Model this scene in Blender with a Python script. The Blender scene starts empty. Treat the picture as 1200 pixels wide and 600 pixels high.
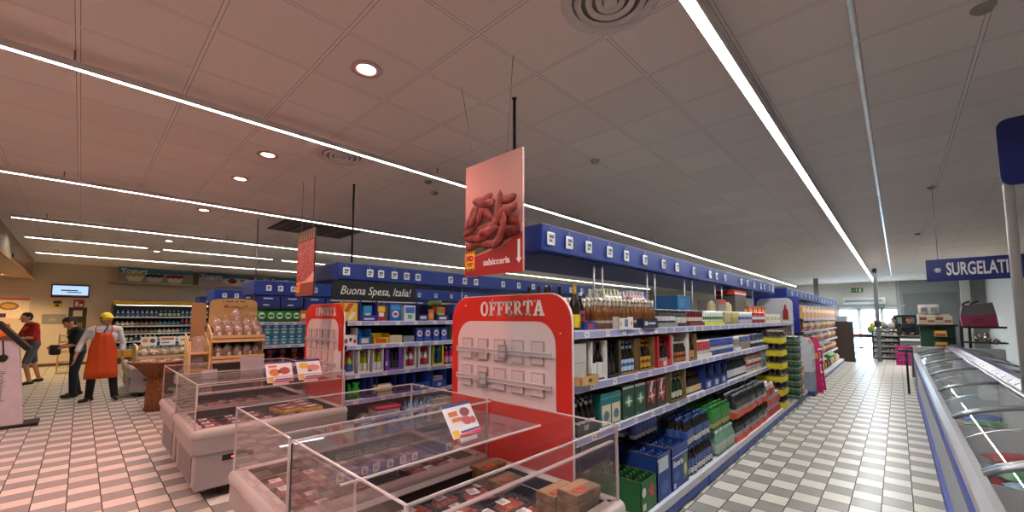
import bpy, bmesh, math, random
from mathutils import Vector, Matrix
random.seed(7)
R_ = math.radians
SC = bpy.context.scene
COL = SC.collection
PI = math.pi

# ------------------------------------------------------------------ materials
def lin(c):
    if isinstance(c, str):
        c = c.lstrip('#'); c = [int(c[i:i+2], 16)/255 for i in (0, 2, 4)]
    return tuple((x/12.92 if x <= .04045 else ((x+.055)/1.055)**2.4) for x in c[:3]) + (1,)
MATS = {}
def new_mat(name):
    m = bpy.data.materials.new(name); m.use_nodes = True
    nt = m.node_tree; nt.nodes.clear()
    out = nt.nodes.new('ShaderNodeOutputMaterial')
    return m, nt, out
def M(col, rough=.5, metal=0, var=.12, scale=9, bump=0, spec=.5):
    """plain procedural surface: colour with a little noise in it"""
    key = (col, rough, metal, var, scale, bump)
    if key in MATS: return MATS[key]
    m, nt, out = new_mat('surface_' + str(col).strip('#'))
    N = nt.nodes; L = nt.links
    b = N.new('ShaderNodeBsdfPrincipled'); L.new(b.outputs[0], out.inputs[0])
    tc = N.new('ShaderNodeTexCoord'); nz = N.new('ShaderNodeTexNoise'); nz.inputs['Scale'].default_value = scale
    nz.inputs['Detail'].default_value = 2
    L.new(tc.outputs['Object'], nz.inputs['Vector'])
    mx = N.new('ShaderNodeMix'); mx.data_type = 'RGBA'
    c = lin(col)
    mx.inputs['A'].default_value = tuple(x*(1-var) for x in c[:3]) + (1,)
    mx.inputs['B'].default_value = tuple(min(1, x*(1+var)) for x in c[:3]) + (1,)
    L.new(nz.outputs['Fac'], mx.inputs['Factor']); L.new(mx.outputs['Result'], b.inputs['Base Color'])
    b.inputs['Roughness'].default_value = rough; b.inputs['Metallic'].default_value = metal
    b.inputs['Specular IOR Level'].default_value = spec
    if bump:
        bp = N.new('ShaderNodeBump'); bp.inputs['Strength'].default_value = bump; bp.inputs['Distance'].default_value = .01
        L.new(nz.outputs['Fac'], bp.inputs['Height']); L.new(bp.outputs[0], b.inputs['Normal'])
    MATS[key] = m
    return m
def ramp_mat(name, cols, scale, rough=.5, kind='noise', bump=.3, stretch=(1, 1, 1), detail=4, coord='Object'):
    m, nt, out = new_mat(name); N = nt.nodes; L = nt.links
    b = N.new('ShaderNodeBsdfPrincipled'); L.new(b.outputs[0], out.inputs[0]); b.inputs['Roughness'].default_value = rough
    tc = N.new('ShaderNodeTexCoord'); mp = N.new('ShaderNodeMapping'); mp.inputs['Scale'].default_value = stretch
    L.new(tc.outputs[coord], mp.inputs[0])
    if kind == 'noise':
        t = N.new('ShaderNodeTexNoise'); t.inputs['Scale'].default_value = scale; t.inputs['Detail'].default_value = detail; o = t.outputs['Fac']
    elif kind == 'voronoi':
        t = N.new('ShaderNodeTexVoronoi'); t.inputs['Scale'].default_value = scale; o = t.outputs['Distance']
    elif kind == 'wave':
        t = N.new('ShaderNodeTexWave'); t.inputs['Scale'].default_value = scale; t.inputs['Distortion'].default_value = 2; o = t.outputs['Fac']
    elif kind == 'cells':
        t = N.new('ShaderNodeTexVoronoi'); t.inputs['Scale'].default_value = scale
        sp = N.new('ShaderNodeSeparateColor'); L.new(t.outputs['Color'], sp.inputs[0]); o = sp.outputs[0]
    L.new(mp.outputs[0], t.inputs['Vector'])
    r = N.new('ShaderNodeValToRGB'); e = r.color_ramp.elements
    while len(e) < len(cols): e.new(.5)
    for i, c in enumerate(cols): e[i].position = i/(len(cols)-1)*.5+.25; e[i].color = lin(c)
    L.new(o, r.inputs[0]); L.new(r.outputs[0], b.inputs['Base Color'])
    if bump:
        bp = N.new('ShaderNodeBump'); bp.inputs['Strength'].default_value = bump; bp.inputs['Distance'].default_value = .01
        L.new(o, bp.inputs['Height']); L.new(bp.outputs[0], b.inputs['Normal'])
    return m
def emit(name, col, s):
    m, nt, out = new_mat(name); e = nt.nodes.new('ShaderNodeEmission')
    e.inputs[0].default_value = (*col, 1); e.inputs[1].default_value = s; nt.links.new(e.outputs[0], out.inputs[0]); return m
def glass_mat(name, tint=(.97, .96, .96), fac=.06, rough=.02, haze=.0, hazecol=(.8, .78, .78)):
    """thin clear acrylic: see-through, with a fresnel reflection and a trace of haze"""
    m, nt, out = new_mat(name); N = nt.nodes; L = nt.links
    tr = N.new('ShaderNodeBsdfTransparent'); tr.inputs[0].default_value = (*tint, 1)
    gl = N.new('ShaderNodeBsdfGlossy'); gl.inputs['Roughness'].default_value = rough
    lw = N.new('ShaderNodeLayerWeight'); lw.inputs['Blend'].default_value = .5
    pw = N.new('ShaderNodeMath'); pw.operation = 'POWER'; pw.inputs[1].default_value = 5; L.new(lw.outputs['Facing'], pw.inputs[0])
    mr = N.new('ShaderNodeMath'); mr.operation = 'MULTIPLY_ADD'; mr.inputs[1].default_value = .55; mr.inputs[2].default_value = fac
    L.new(pw.outputs[0], mr.inputs[0]); mr.use_clamp = True
    mx = N.new('ShaderNodeMixShader'); L.new(mr.outputs[0], mx.inputs[0]); L.new(tr.outputs[0], mx.inputs[1]); L.new(gl.outputs[0], mx.inputs[2])
    if haze:
        df = N.new('ShaderNodeBsdfDiffuse'); df.inputs[0].default_value = (*hazecol, 1)
        m2 = N.new('ShaderNodeMixShader'); m2.inputs[0].default_value = haze
        L.new(mx.outputs[0], m2.inputs[1]); L.new(df.outputs[0], m2.inputs[2]); L.new(m2.outputs[0], out.inputs[0])
    else: L.new(mx.outputs[0], out.inputs[0])
    return m
GLASS = glass_mat('clear_acrylic', fac=.035, haze=.025)
GLASS2 = glass_mat('reflective_divider_glass', tint=(.88, .86, .87), fac=.16, haze=.03)
EDGE = glass_mat('acrylic_edge', tint=(.8, .8, .8), fac=.25, haze=.5, hazecol=(.85, .8, .8))
FILM = glass_mat('plastic_film', fac=.05, rough=.15, haze=.02, hazecol=(.9, .9, .9))
BAGFILM = glass_mat('cellophane', fac=.12, rough=.15, haze=.14, hazecol=(.9, .88, .86))
FREEZEGLASS = glass_mat('freezer_lid_glass', tint=(.9, .92, .92), fac=.03, rough=.03, haze=.01, hazecol=(.7, .74, .74))
CHROME = M('#c8c8cc', .22, 1, .03); STEEL = M('#9a9a9e', .35, .9, .05); DARK = M('#101114', .55)
WHITE = M('#dcdad6', .45, 0, .04); BLACK = M('#08080a', .4)
WOOD = ramp_mat('pine_wood', ['#b8935a', '#d2b078', '#e0c48c'], 6, .6, 'wave', .15, (1, 1, 6))
MEAT = ramp_mat('raw_minced_meat', ['#5d1a18', '#97403a', '#b5625a', '#d8a69c'], 55, .3, 'noise', .6)
MEAT2 = ramp_mat('raw_meat_slices', ['#3f1014', '#6d2226', '#8d3a3c', '#b87a74'], 30, .3, 'noise', .5)
MEATY = ramp_mat('seasoned_meat', ['#6d1d12', '#a83a24', '#b8502a', '#c9a02c'], 40, .35, 'noise', .6)
BREAD = ramp_mat('crusty_bread', ['#6e4a2a', '#a57a4c', '#cfae84'], 24, .7, 'noise', .5)
WICKER = ramp_mat('brown_wicker', ['#4a2812', '#8a5028', '#b07440'], 55, .7, 'voronoi', .9, (1, 1, 2.2))
HAY = ramp_mat('straw', ['#5c4420', '#97783c', '#bfa264'], 60, .8, 'noise', .9, (1, 1, 3))

# ------------------------------------------------------------------ mesh builder
class MB:
    def __init__(s): s.v = []; s.f = []; s.m = []; s.mats = []; s.sm = []
    def mi(s, m):
        if m not in s.mats: s.mats.append(m)
        return s.mats.index(m)
    def add(s, vs, fs, m, smooth=False):
        o = len(s.v); i = s.mi(m); s.v += [tuple(v) for v in vs]
        for f in fs: s.f.append([o+k for k in f]); s.m.append(i); s.sm.append(smooth)
        return s
    def box(s, x0, x1, y0, y1, z0, z1, m, mtx=None):
        v = [(x, y, z) for z in (z0, z1) for y in (y0, y1) for x in (x0, x1)]
        if mtx: v = [mtx @ Vector(p) for p in v]
        return s.add(v, [(0, 2, 3, 1), (4, 5, 7, 6), (0, 1, 5, 4), (2, 6, 7, 3), (0, 4, 6, 2), (1, 3, 7, 5)], m)
    def rbox(s, x0, x1, y0, y1, z0, z1, r, m, seg=3, mtx=None):
        """box with rounded edges all round"""
        bm = bmesh.new(); bmesh.ops.create_cube(bm, size=1)
        for v in bm.verts: v.co = Vector(((x0+x1)/2+v.co.x*(x1-x0), (y0+y1)/2+v.co.y*(y1-y0), (z0+z1)/2+v.co.z*(z1-z0)))
        bmesh.ops.bevel(bm, geom=bm.edges[:], offset=r, segments=seg, affect='EDGES', profile=.5)
        bm.verts.index_update()
        vs = [v.co.copy() for v in bm.verts]
        if mtx: vs = [mtx @ p for p in vs]
        s.add(vs, [[v.index for v in f.verts] for f in bm.faces], m, seg > 2); bm.free(); return s
    def quad(s, a, b, c, d, m): return s.add([a, b, c, d], [(0, 1, 2, 3)], m)
    def lathe(s, prof, m, seg=12, c=(0, 0, 0), smooth=True, mtx=None, capb=True, capt=True):
        vs = []; n = len(prof)
        for r, z in prof:
            for k in range(seg):
                a = 2*PI*k/seg; vs.append(Vector((c[0]+r*math.cos(a), c[1]+r*math.sin(a), c[2]+z)))
        fs = []
        for i in range(n-1):
            for k in range(seg):
                k2 = (k+1) % seg; fs.append((i*seg+k, i*seg+k2, (i+1)*seg+k2, (i+1)*seg+k))
        if capb: fs.append(tuple(reversed(range(seg))))
        if capt: fs.append(tuple((n-1)*seg+k for k in range(seg)))
        if mtx: vs = [mtx @ v for v in vs]
        return s.add(vs, fs, m, smooth)
    def tube(s, pts, r, m, seg=8, closed=False):
        pts = [Vector(p) for p in pts]; n = len(pts); rr = r if isinstance(r, (list, tuple)) else [r]*n
        vs = []; up = Vector((0, 0, 1)); prev = None
        for i, p in enumerate(pts):
            d = (pts[min(i+1, n-1)]-pts[max(i-1, 0)]) if not closed else (pts[(i+1) % n]-pts[i-1])
            d.normalize()
            a = (prev if prev else (up if abs(d.z) < .95 else Vector((1, 0, 0))))
            u = d.cross(a).normalized() if not prev else (a - d*a.dot(d)).normalized()
            prev = u; w = d.cross(u)
            for k in range(seg):
                t = 2*PI*k/seg; vs.append(p+(u*math.cos(t)+w*math.sin(t))*rr[i])
        fs = []
        for i in range(n-1 if not closed else n):
            j = (i+1) % n
            for k in range(seg):
                k2 = (k+1) % seg; fs.append((i*seg+k, i*seg+k2, j*seg+k2, j*seg+k))
        if not closed: fs += [tuple(reversed(range(seg))), tuple((n-1)*seg+k for k in range(seg))]
        return s.add(vs, fs, m, True)
    def cyl(s, a, b, r, m, seg=10, r2=None): return s.tube([a, b], [r, r if r2 is None else r2], m, seg)
    def prism(s, poly, axis, d0, d1, m, smooth=False):
        """poly: 2d outline; axis 'x': (y,z), 'y': (x,z), 'z': (x,y)"""
        def P(p, d): return {'x': (d, p[0], p[1]), 'y': (p[0], d, p[1]), 'z': (p[0], p[1], d)}[axis]
        n = len(poly); vs = [P(p, d0) for p in poly]+[P(p, d1) for p in poly]
        fs = [tuple(range(n)), tuple(reversed(range(n, 2*n)))]+[(i, n+i, n+(i+1) % n, (i+1) % n) for i in range(n)]
        return s.add(vs, fs, m, smooth)
    def ball(s, c, r, m, sx=1, sy=1, sz=1, seg=12, rings=8, mtx=None, noise=0):
        vs = []; fs = []
        for i in range(rings+1):
            t = PI*i/rings
            for k in range(seg):
                a = 2*PI*k/seg; q = 1+noise*(random.random()-.5)
                vs.append(Vector((r*sx*math.sin(t)*math.cos(a)*q, r*sy*math.sin(t)*math.sin(a)*q, r*sz*math.cos(t)*q)))
        for i in range(rings):
            for k in range(seg):
                k2 = (k+1) % seg; fs.append((i*seg+k, (i+1)*seg+k, (i+1)*seg+k2, i*seg+k2))
        if mtx: vs = [mtx @ v for v in vs]
        vs = [v+Vector(c) for v in vs]
        return s.add(vs, fs, m, True)
    def text(s, txt, m, size, at, rx=(0, 1, 0), up=(0, 0, 1), extrude=.001, bold=0, align='CENTER', shear=0, sx=1, space=1):
        me = text_mesh(txt, bold/size if size else 0, align, shear, space); X = Vector(rx).normalized(); Y = Vector(up).normalized(); Z = X.cross(Y)
        o = Vector(at); vs = [o+X*(v.co.x*size*sx)+Y*(v.co.y*size)+Z*(v.co.z*extrude*100) for v in me.vertices]
        return s.add(vs, [tuple(p.vertices) for p in me.polygons], m)
    def build(s, name, parent=None, loc=None, **kw):
        me = bpy.data.meshes.new(name); me.from_pydata(s.v, [], s.f)
        for m in s.mats: me.materials.append(m)
        me.polygons.foreach_set('material_index', s.m); me.polygons.foreach_set('use_smooth', s.sm)
        me.validate(); me.update()
        bm = bmesh.new(); bm.from_mesh(me); bmesh.ops.recalc_face_normals(bm, faces=bm.faces); bm.to_mesh(me); bm.free()
        o = bpy.data.objects.new(name, me); COL.objects.link(o)
        if loc is not None: o.location = loc
        if parent is not None: o.parent = parent
        tag(o, **kw); return o
TXT = {}
def text_mesh(txt, bold, align, shear, space=1):
    k = (txt, round(bold, 4), align, shear, space)
    if k not in TXT:
        cu = bpy.data.curves.new('t', 'FONT'); cu.body = txt; cu.size = 1; cu.extrude = .01; cu.offset = bold; cu.align_x = align; cu.align_y = 'CENTER'; cu.shear = shear
        cu.resolution_u = 3; cu.space_character = space
        ob = bpy.data.objects.new('t', cu); COL.objects.link(ob); bpy.context.view_layer.update()
        TXT[k] = bpy.data.meshes.new_from_object(ob.evaluated_get(bpy.context.evaluated_depsgraph_get()))
        bpy.data.objects.remove(ob)
    return TXT[k]
def tag(o, label=None, cat=None, group=None, kind=None):
    if label: o['label'] = label
    if cat: o['category'] = cat
    if group: o['group'] = group
    if kind: o['kind'] = kind
    return o
def empty(name, loc=(0, 0, 0), rz=0, **kw):
    o = bpy.data.objects.new(name, None); COL.objects.link(o); o.location = loc; o.rotation_euler.z = rz; o.empty_display_size = .05
    return tag(o, **kw)
CH = {}
def kids(o): return [c for c in bpy.data.objects if c.parent is o]
def dup(o, parent=None):
    if o.name not in CH:
        CH[o.name] = kids(o)
    c = o.copy(); COL.objects.link(c)
    if parent is not None: c.parent = parent
    for k in CH[o.name]: dup(k, c)
    return c
ALLK = []
EXPO = .7
class Kind:
    """one thing built once with its parts, then copied object by object"""
    def __init__(s, root, cat): s.root = root; s.cat = cat; s.used = False; ALLK.append(s)
    def put(s, loc, rz=0, label=None, group=None, rot=None):
        o = dup(s.root) if s.used else s.root
        s.used = True
        if s.root.name not in CH: CH[s.root.name] = kids(s.root)
        o.location = loc; o.rotation_euler = rot if rot else (0, 0, rz)
        if label: o['label'] = label
        elif 'label' in o: del o['label']
        if 'group' in o: del o['group']
        if group: o['group'] = group
        o['category'] = s.cat
        return o

# camera constants of the photograph: where a picture column meets a plane of known X
EYE = 1.65; AZ = R_(43.4); TH = R_(4.4); FP = 476.5; YC = 335.3
F0 = Vector((-math.sin(AZ), math.cos(AZ), 0)); RT = Vector((math.cos(AZ), math.sin(AZ), 0)); ZZ = Vector((0, 0, 1))
FW = F0*math.cos(TH)+ZZ*math.sin(TH); UP = -F0*math.sin(TH)+ZZ*math.cos(TH)
def ray(px, py): return FW+RT*((px-600)/FP)-UP*((py-YC)/FP)
def Yat(px, X, py=400): d = ray(px, py); return d.y*X/d.x
def Zat(px, py, X): d = ray(px, py); return EYE+d.z*X/d.x
# ================================================================== THE SETTING
def floor_mat():
    m, nt, out = new_mat('floor_tiles'); N = nt.nodes; L = nt.links
    def mt(op, a, b=None, c=None):
        n = N.new('ShaderNodeMath'); n.operation = op
        for i, x in enumerate((a, b, c)):
            if x is None: continue
            if isinstance(x, (int, float)): n.inputs[i].default_value = x
            else: L.new(x, n.inputs[i])
        return n.outputs[0]
    tc = N.new('ShaderNodeNewGeometry'); sp = N.new('ShaderNodeSeparateXYZ'); L.new(tc.outputs['Position'], sp.inputs[0])
    u = mt('MULTIPLY_ADD', sp.outputs[0], 1/.2033, .19/.2033); v = mt('MULTIPLY_ADD', sp.outputs[1], 1/.2163, -.22/.2163)
    fu = mt('FLOOR', u); fv = mt('FLOOR', v)
    par = mt('FLOORED_MODULO', mt('ADD', fu, fv), 2)
    wn = N.new('ShaderNodeTexWhiteNoise'); wn.noise_dimensions = '2D'; cb = N.new('ShaderNodeCombineXYZ'); L.new(fu, cb.inputs[0]); L.new(fv, cb.inputs[1]); L.new(cb.outputs[0], wn.inputs[0])
    du = mt('ABSOLUTE', mt('SUBTRACT', mt('FRACT', u), .5)); dv = mt('ABSOLUTE', mt('SUBTRACT', mt('FRACT', v), .5))
    jt = mt('GREATER_THAN', mt('MAXIMUM', du, dv), .482)
    mx = N.new('ShaderNodeMix'); mx.data_type = 'RGBA'; L.new(par, mx.inputs['Factor'])
    mx.inputs['A'].default_value = lin('#8d8b84'); mx.inputs['B'].default_value = lin('#d3cfc4')
    nz = N.new('ShaderNodeTexNoise'); nz.inputs['Scale'].default_value = 3; nz.inputs['Detail'].default_value = 6; L.new(tc.outputs['Position'], nz.inputs['Vector'])
    val = mt('MULTIPLY_ADD', wn.outputs['Value'], .10, mt('MULTIPLY_ADD', nz.outputs['Fac'], .18, .84))
    sc = N.new('ShaderNodeVectorMath'); sc.operation = 'SCALE'; L.new(mx.outputs['Result'], sc.inputs[0]); L.new(val, sc.inputs['Scale'])
    m2 = N.new('ShaderNodeMix'); m2.data_type = 'RGBA'; L.new(jt, m2.inputs['Factor']); L.new(sc.outputs[0], m2.inputs['A']); m2.inputs['B'].default_value = lin('#2c2a28')
    b = N.new('ShaderNodeBsdfPrincipled'); L.new(m2.outputs['Result'], b.inputs['Base Color']); L.new(b.outputs[0], out.inputs[0])
    L.new(mt('MULTIPLY_ADD', jt, .4, mt('MULTIPLY_ADD', nz.outputs['Fac'], .16, .26)), b.inputs['Roughness'])
    bp = N.new('ShaderNodeBump'); bp.inputs['Strength'].default_value = .4; bp.inputs['Distance'].default_value = .002; bp.invert = True
    L.new(jt, bp.inputs['Height']); L.new(bp.outputs[0], b.inputs['Normal'])
    return m
def ceil_mat():
    m, nt, out = new_mat('ceiling_panels'); N = nt.nodes; L = nt.links
    def mt(op, a, b=None, c=None):
        n = N.new('ShaderNodeMath'); n.operation = op
        for i, x in enumerate((a, b, c)):
            if x is None: continue
            if isinstance(x, (int, float)): n.inputs[i].default_value = x
            else: L.new(x, n.inputs[i])
        return n.outputs[0]
    g = N.new('ShaderNodeNewGeometry'); sp = N.new('ShaderNodeSeparateXYZ'); L.new(g.outputs['Position'], sp.inputs[0])
    u = mt('MULTIPLY_ADD', sp.outputs[0], 1/.6, 1.90/.6); v = mt('MULTIPLY_ADD', sp.outputs[1], 1/.6, -2.285/.6)
    du = mt('MULTIPLY', mt('SUBTRACT', .5, mt('ABSOLUTE', mt('SUBTRACT', mt('FRACT', u), .5))), .6)
    dv = mt('MULTIPLY', mt('SUBTRACT', .5, mt('ABSOLUTE', mt('SUBTRACT', mt('FRACT', v), .5))), .6)
    d = mt('MINIMUM', du, dv)
    bar = mt('LESS_THAN', d, .010); gap = mt('MULTIPLY', mt('GREATER_THAN', d, .010), mt('LESS_THAN', d, .0135))
    wn = N.new('ShaderNodeTexWhiteNoise'); wn.noise_dimensions = '2D'; cb = N.new('ShaderNodeCombineXYZ')
    L.new(mt('FLOOR', u), cb.inputs[0]); L.new(mt('FLOOR', v), cb.inputs[1]); L.new(cb.outputs[0], wn.inputs[0])
    nz = N.new('ShaderNodeTexNoise'); nz.inputs['Scale'].default_value = 60; nz.inputs['Detail'].default_value = 3; L.new(g.outputs['Position'], nz.inputs['Vector'])
    val = mt('MULTIPLY_ADD', wn.outputs['Value'], .07, mt('MULTIPLY_ADD', nz.outputs['Fac'], .1, .86))
    rg = N.new('ShaderNodeRGB'); rg.outputs[0].default_value = lin('#e2dcd6')
    sc = N.new('ShaderNodeVectorMath'); sc.operation = 'SCALE'; L.new(rg.outputs[0], sc.inputs[0]); L.new(val, sc.inputs['Scale'])
    m1 = N.new('ShaderNodeMix'); m1.data_type = 'RGBA'; L.new(bar, m1.inputs['Factor']); L.new(sc.outputs[0], m1.inputs['A']); m1.inputs['B'].default_value = lin('#dcd8d4')
    m2 = N.new('ShaderNodeMix'); m2.data_type = 'RGBA'; L.new(gap, m2.inputs['Factor']); L.new(m1.outputs['Result'], m2.inputs['A']); m2.inputs['B'].default_value = lin('#7d7672')
    b = N.new('ShaderNodeBsdfPrincipled'); L.new(m2.outputs['Result'], b.inputs['Base Color']); L.new(b.outputs[0], out.inputs[0])
    L.new(mt('MULTIPLY_ADD', bar, -.45, .85), b.inputs['Roughness']); L.new(mt('MULTIPLY_ADD', bar, .4, .1), b.inputs['Specular IOR Level'])
    bp = N.new('ShaderNodeBump'); bp.inputs['Strength'].default_value = .3; bp.inputs['Distance'].default_value = .006
    L.new(mt('MINIMUM', d, .02), bp.inputs['Height']); L.new(bp.outputs[0], b.inputs['Normal'])
    return m
def struct(mb, name): return mb.build(name, kind='structure')
CH_ = 3.5; XL = -20.9; XR = 3.0; YF = 28.5; YB = -6
FLOORM = floor_mat()
struct(MB().box(XL-.2, XR+.2, YB-.2, YF+.1, -.1, 0, FLOORM), 'floor')
struct(MB().box(XL-.2, XR+.2, YB-.2, YF+.2, CH_, CH_+.1, ceil_mat()), 'ceiling')
WALLM = M('#c9bca8', .8, 0, .04, 3); WALLG = M('#8f9494', .7, 0, .04, 3); WALLW = M('#c9c9c5', .8, 0, .05, 8, .1)
struct(MB().box(XL-.2, XL, YB, YF, 0, CH_, WALLM), 'wall_left')
struct(MB().box(XL-.2, XR+.2, YB-.2, YB, 0, CH_, WALLM), 'wall_back')
struct(MB().box(XR, XR+.2, YB, YF, 0, CH_, WALLW), 'wall_right')
# far wall with the glazed entrance left open
w = MB(); w.box(XL, -2.4, YF, YF+.2, 0, CH_, WALLW); w.box(.12, XR, YF, YF+.2, 0, CH_, WALLG); w.box(-2.4, .12, YF, YF+.2, 2.16, CH_, WALLW)
w.box(-2.9, .3, YF-.06, YF, 2.2, 2.3, M('#a7adb0', .5)); struct(w, 'wall_front')
struct(MB().box(.0, .1, YF-.04, YF, 0, CH_, M('#9aa0a2', .5)).box(2.2, 2.5, YF-.3, YF, 0, CH_, WALLW), 'trim_1')
struct(MB().box(.25, 2.1, YF-.05, YF, .0, 2.85, M('#6f7679', .6, 0, .05, 2)), 'door_2')
struct(MB().box(XL, XL+.02, -6, .65, 0, .1, M('#57402c', .6)), 'baseboard_left')
fr = M('#d9dde0', .4)
w = MB()
for x0, x1 in ((-2.4, -2.3), (-1.55, -1.4), (-.65, -.52), (.03, .12)): w.box(x0, x1, YF, YF+.12, 0, 2.16, fr)
w.box(-2.4, .12, YF, YF+.12, 2.05, 2.16, fr); w.box(-2.4, .12, YF, YF+.12, 0, .08, fr)
d = struct(w, 'door_1')
PANE = glass_mat('door_pane', tint=(.93, .97, .98), fac=.05)
for x0, x1 in ((-2.3, -1.55), (-1.4, -.65), (-.52, .03)): MB().box(x0, x1, YF+.05, YF+.06, .08, 2.05, PANE).build('pane', d)
# lowered bulkhead over the bakery counter, the shelf-high ledge on the left wall
BULK = M('#b9a795', .8, 0, .04)
struct(MB().box(XL, -9.6, YB, -1.15, 2.95, CH_, BULK).box(XL, -9.6, -1.17, -1.12, 2.9, 2.98, M('#b48a52', .5)), 'wall_bulkhead')
struct(MB().box(XL, XL+.42, .62, 10, 2.9, 2.96, M('#a89c8c', .6)), 'trim_2')
# outside: pavement, parked things and facades in daylight
struct(MB().box(-16, 14, YF+.1, 62, -.1, -.02, M('#a9b2b8', .8)), 'ground')
fac = M('#b9cbd6', .8)
t = empty('building_facade', (0, 58, 0), label='pale blue building front seen through the glass entrance doors', cat='building')
MB().box(-16, 14, 0, .5, 0, 9, fac).build('wall', t)
for k in range(8):
    for r in range(2): MB().box(-14+k*3.4, -12.6+k*3.4, -.06, 0, 1.2+r*3.4, 3+r*3.4, M('#4f5f6c', .3)).build('window', t)
t = empty('street_kiosk', (-3.6, 42, 0), label='light blue kiosk standing outside behind the entrance doors', cat='kiosk')
MB().box(-1.1, 1.4, 0, 2, 0, 2.0, M('#58b4d8', .5)).build('body', t)
MB().box(-1.2, 1.5, -.5, 2.1, 2.0, 2.15, M('#d8dde0', .5)).build('roof', t)
MB().box(.3, .9, -.03, 0, .9, 1.5, M('#e8e4da', .5)).build('panel', t)
t = empty('parasol', (-5.2, 37, 0), label='orange parasol open outside the left entrance door', cat='parasol')
MB().lathe([(1.3, 2.2), (.9, 2.42), (.05, 2.8)], M('#e0913a', .7), 8).build('canopy', t)
MB().cyl((0, 0, 0), (0, 0, 2.4), .03, STEEL).build('pole', t)

# ================================================================== CEILING FITTINGS
STRIP = emit('led_diffuser', (1.0, .985, .95), 40)
HOUSE = M('#c9c6c2', .5)
STRIPR = emit('led_diffuser_aisle', (1.0, .99, .96), 58)
def strip(name_lab, x, y0, y1, hw=.017):
    t = empty('strip_light', (x, y0, 0), label=name_lab, cat='light'); SM = STRIPR if hw > .02 else STRIP
    L = y1-y0
    MB().box(-hw-.009, hw+.009, 0, L, 3.375, 3.42, HOUSE).box(-hw-.009, -hw, 0, L, 3.370, 3.375, HOUSE).box(hw, hw+.009, 0, L, 3.370, 3.375, HOUSE).build('housing', t)
    n = max(1, round(L/3)); s = L/n
    dm = MB().box(-hw, hw, .006, s-.006, 3.371, 3.376, SM); d0 = dm.build('diffuser', t)
    for k in range(1, n):
        d = d0.copy(); COL.objects.link(d); d.parent = t; d.location = (0, k*s, 0)
    hk = MB().cyl((0, 0, 3.42), (0, 0, CH_), .006, STEEL, 6).build('hanger', t, (0, .4, 0))
    for k in range(1, n+1):
        d = hk.copy(); COL.objects.link(d); d.parent = t; d.location = (0, min(k*s, L-.1), 0)
strip('long bright strip light running over the beer aisle towards the entrance', -.74, -4.0, 27.5, .03)
strip('long strip light passing above the meat counters behind the sausage sign', -4.06, -3.2, 27.5)
strip('long strip light over the aisle of cleaning products', -7.6, -3.4, 25)
strip('long strip light over the bread stand and pasta aisle', -11.0, -.92, 24)
strip('short strip light hanging nearer the yogurt banners, before the gap', -13.5, -.92, 1.05)
strip('strip light in line with the short one, after the gap', -13.5, 1.35, 3.85)
strip('strip light in line with the short one, furthest down the store', -13.5, 4.1, 16)
strip('last strip light, nearest the yogurt banners', -16.6, -.92, 18)
# recessed downlights over the meat department, rosy bulbs
ROSE = emit('rosy_bulb', (1.0, .62, .52), 22)
dl = empty('recessed_downlight')
MB().lathe([(.105, 0), (.11, -.012), (.07, -.012), (.066, .0), (.06, .03)], M('#c7b1aa', .4), 20, capb=False, capt=False).build('trim_ring', dl)
MB().lathe([(.064, -.002), (.045, -.010), (.0, -.012)], ROSE, 16, capb=False, capt=False).build('bulb', dl)
DL = Kind(dl, 'light')
names = ['rosy round downlight in the ceiling nearest the sausage sign', 'rosy round downlight before the two closer together over the second meat island',
         'rosy round downlight right after the one over the second meat island', 'rosy round downlight beyond the round air diffuser',
         'small rosy downlight above the bread stand', 'small rosy downlight just past the one above the bread stand', 'furthest tiny downlight before the yogurt banners']
for i, x in enumerate((-2.78, -5.11, -6.28, -8.6, -11.54, -12.72, -15.0)):
    DL.put((x, 1.36, CH_-.001), label=names[i])
def lamp(kind, name, loc, energy, color, size=.1, rot=(0, 0, 0), spot=None, blend=.6, sy=None):
    d = bpy.data.lights.new(name, kind); d.energy = energy; d.color = color
    if kind == 'AREA':
        d.size = size
        if sy: d.shape = 'RECTANGLE'; d.size_y = sy
    elif kind == 'SUN': d.angle = R_(1)
    else: d.shadow_soft_size = size
    if spot: d.spot_size = R_(spot); d.spot_blend = blend
    o = bpy.data.objects.new(name, d); COL.objects.link(o); o.location = loc; o.rotation_euler = rot; return o
PINK = (1.0, .34, .28)
for x in (-2.78, -5.11, -6.28, -8.6): lamp('SPOT', 'meat_and_fill_spot', (x, 1.36, CH_-.04), 72, PINK, .05, spot=120, blend=.8)
for x, y in ((-2.78, -1.6), (-5.11, -1.6), (-7.4, -1.6), (-.6, -1.4)): lamp('SPOT', 'meat_and_fill_spot', (x, y, CH_-.04), 108, PINK, .05, spot=130, blend=.8)  # out-of-view spots without fittings, added to turn the ceiling pink
for x in (-11.54, -12.72, -15.0): lamp('SPOT', 'deli_spot', (x, 1.36, CH_-.04), 60, (1, .66, .5), .05, spot=110, blend=.8)
# warm lamps of the bakery corner under the bulkhead
bk = empty('recessed_downlight')
MB().lathe([(.09, 0), (.09, -.01), (.06, -.01), (.055, 0)], HOUSE, 16, capb=False, capt=False).build('trim_ring', bk)
MB().lathe([(.056, -.002), (.0, -.008)], emit('warm_bulb', (1, .7, .32), 16), 14, capb=False, capt=False).build('bulb', bk)
BK = Kind(bk, 'light')
for i, (x, y) in enumerate(((-19.6, -1.7), (-18.4, -1.9), (-17.2, -2.1))):
    BK.put((x, y, 2.949), label='warm yellow downlight under the bulkhead of the bakery corner', group='bakery corner downlights')
    lamp('SPOT', 'bakery_spot', (x, y, 2.9), 120, (1, .62, .26), .05, spot=140, blend=.8)
lamp('SPOT', 'wall_washer', (-19.9, -.75, 2.85), 45, (1, .66, .3), .05, spot=110, blend=.9)
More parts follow.
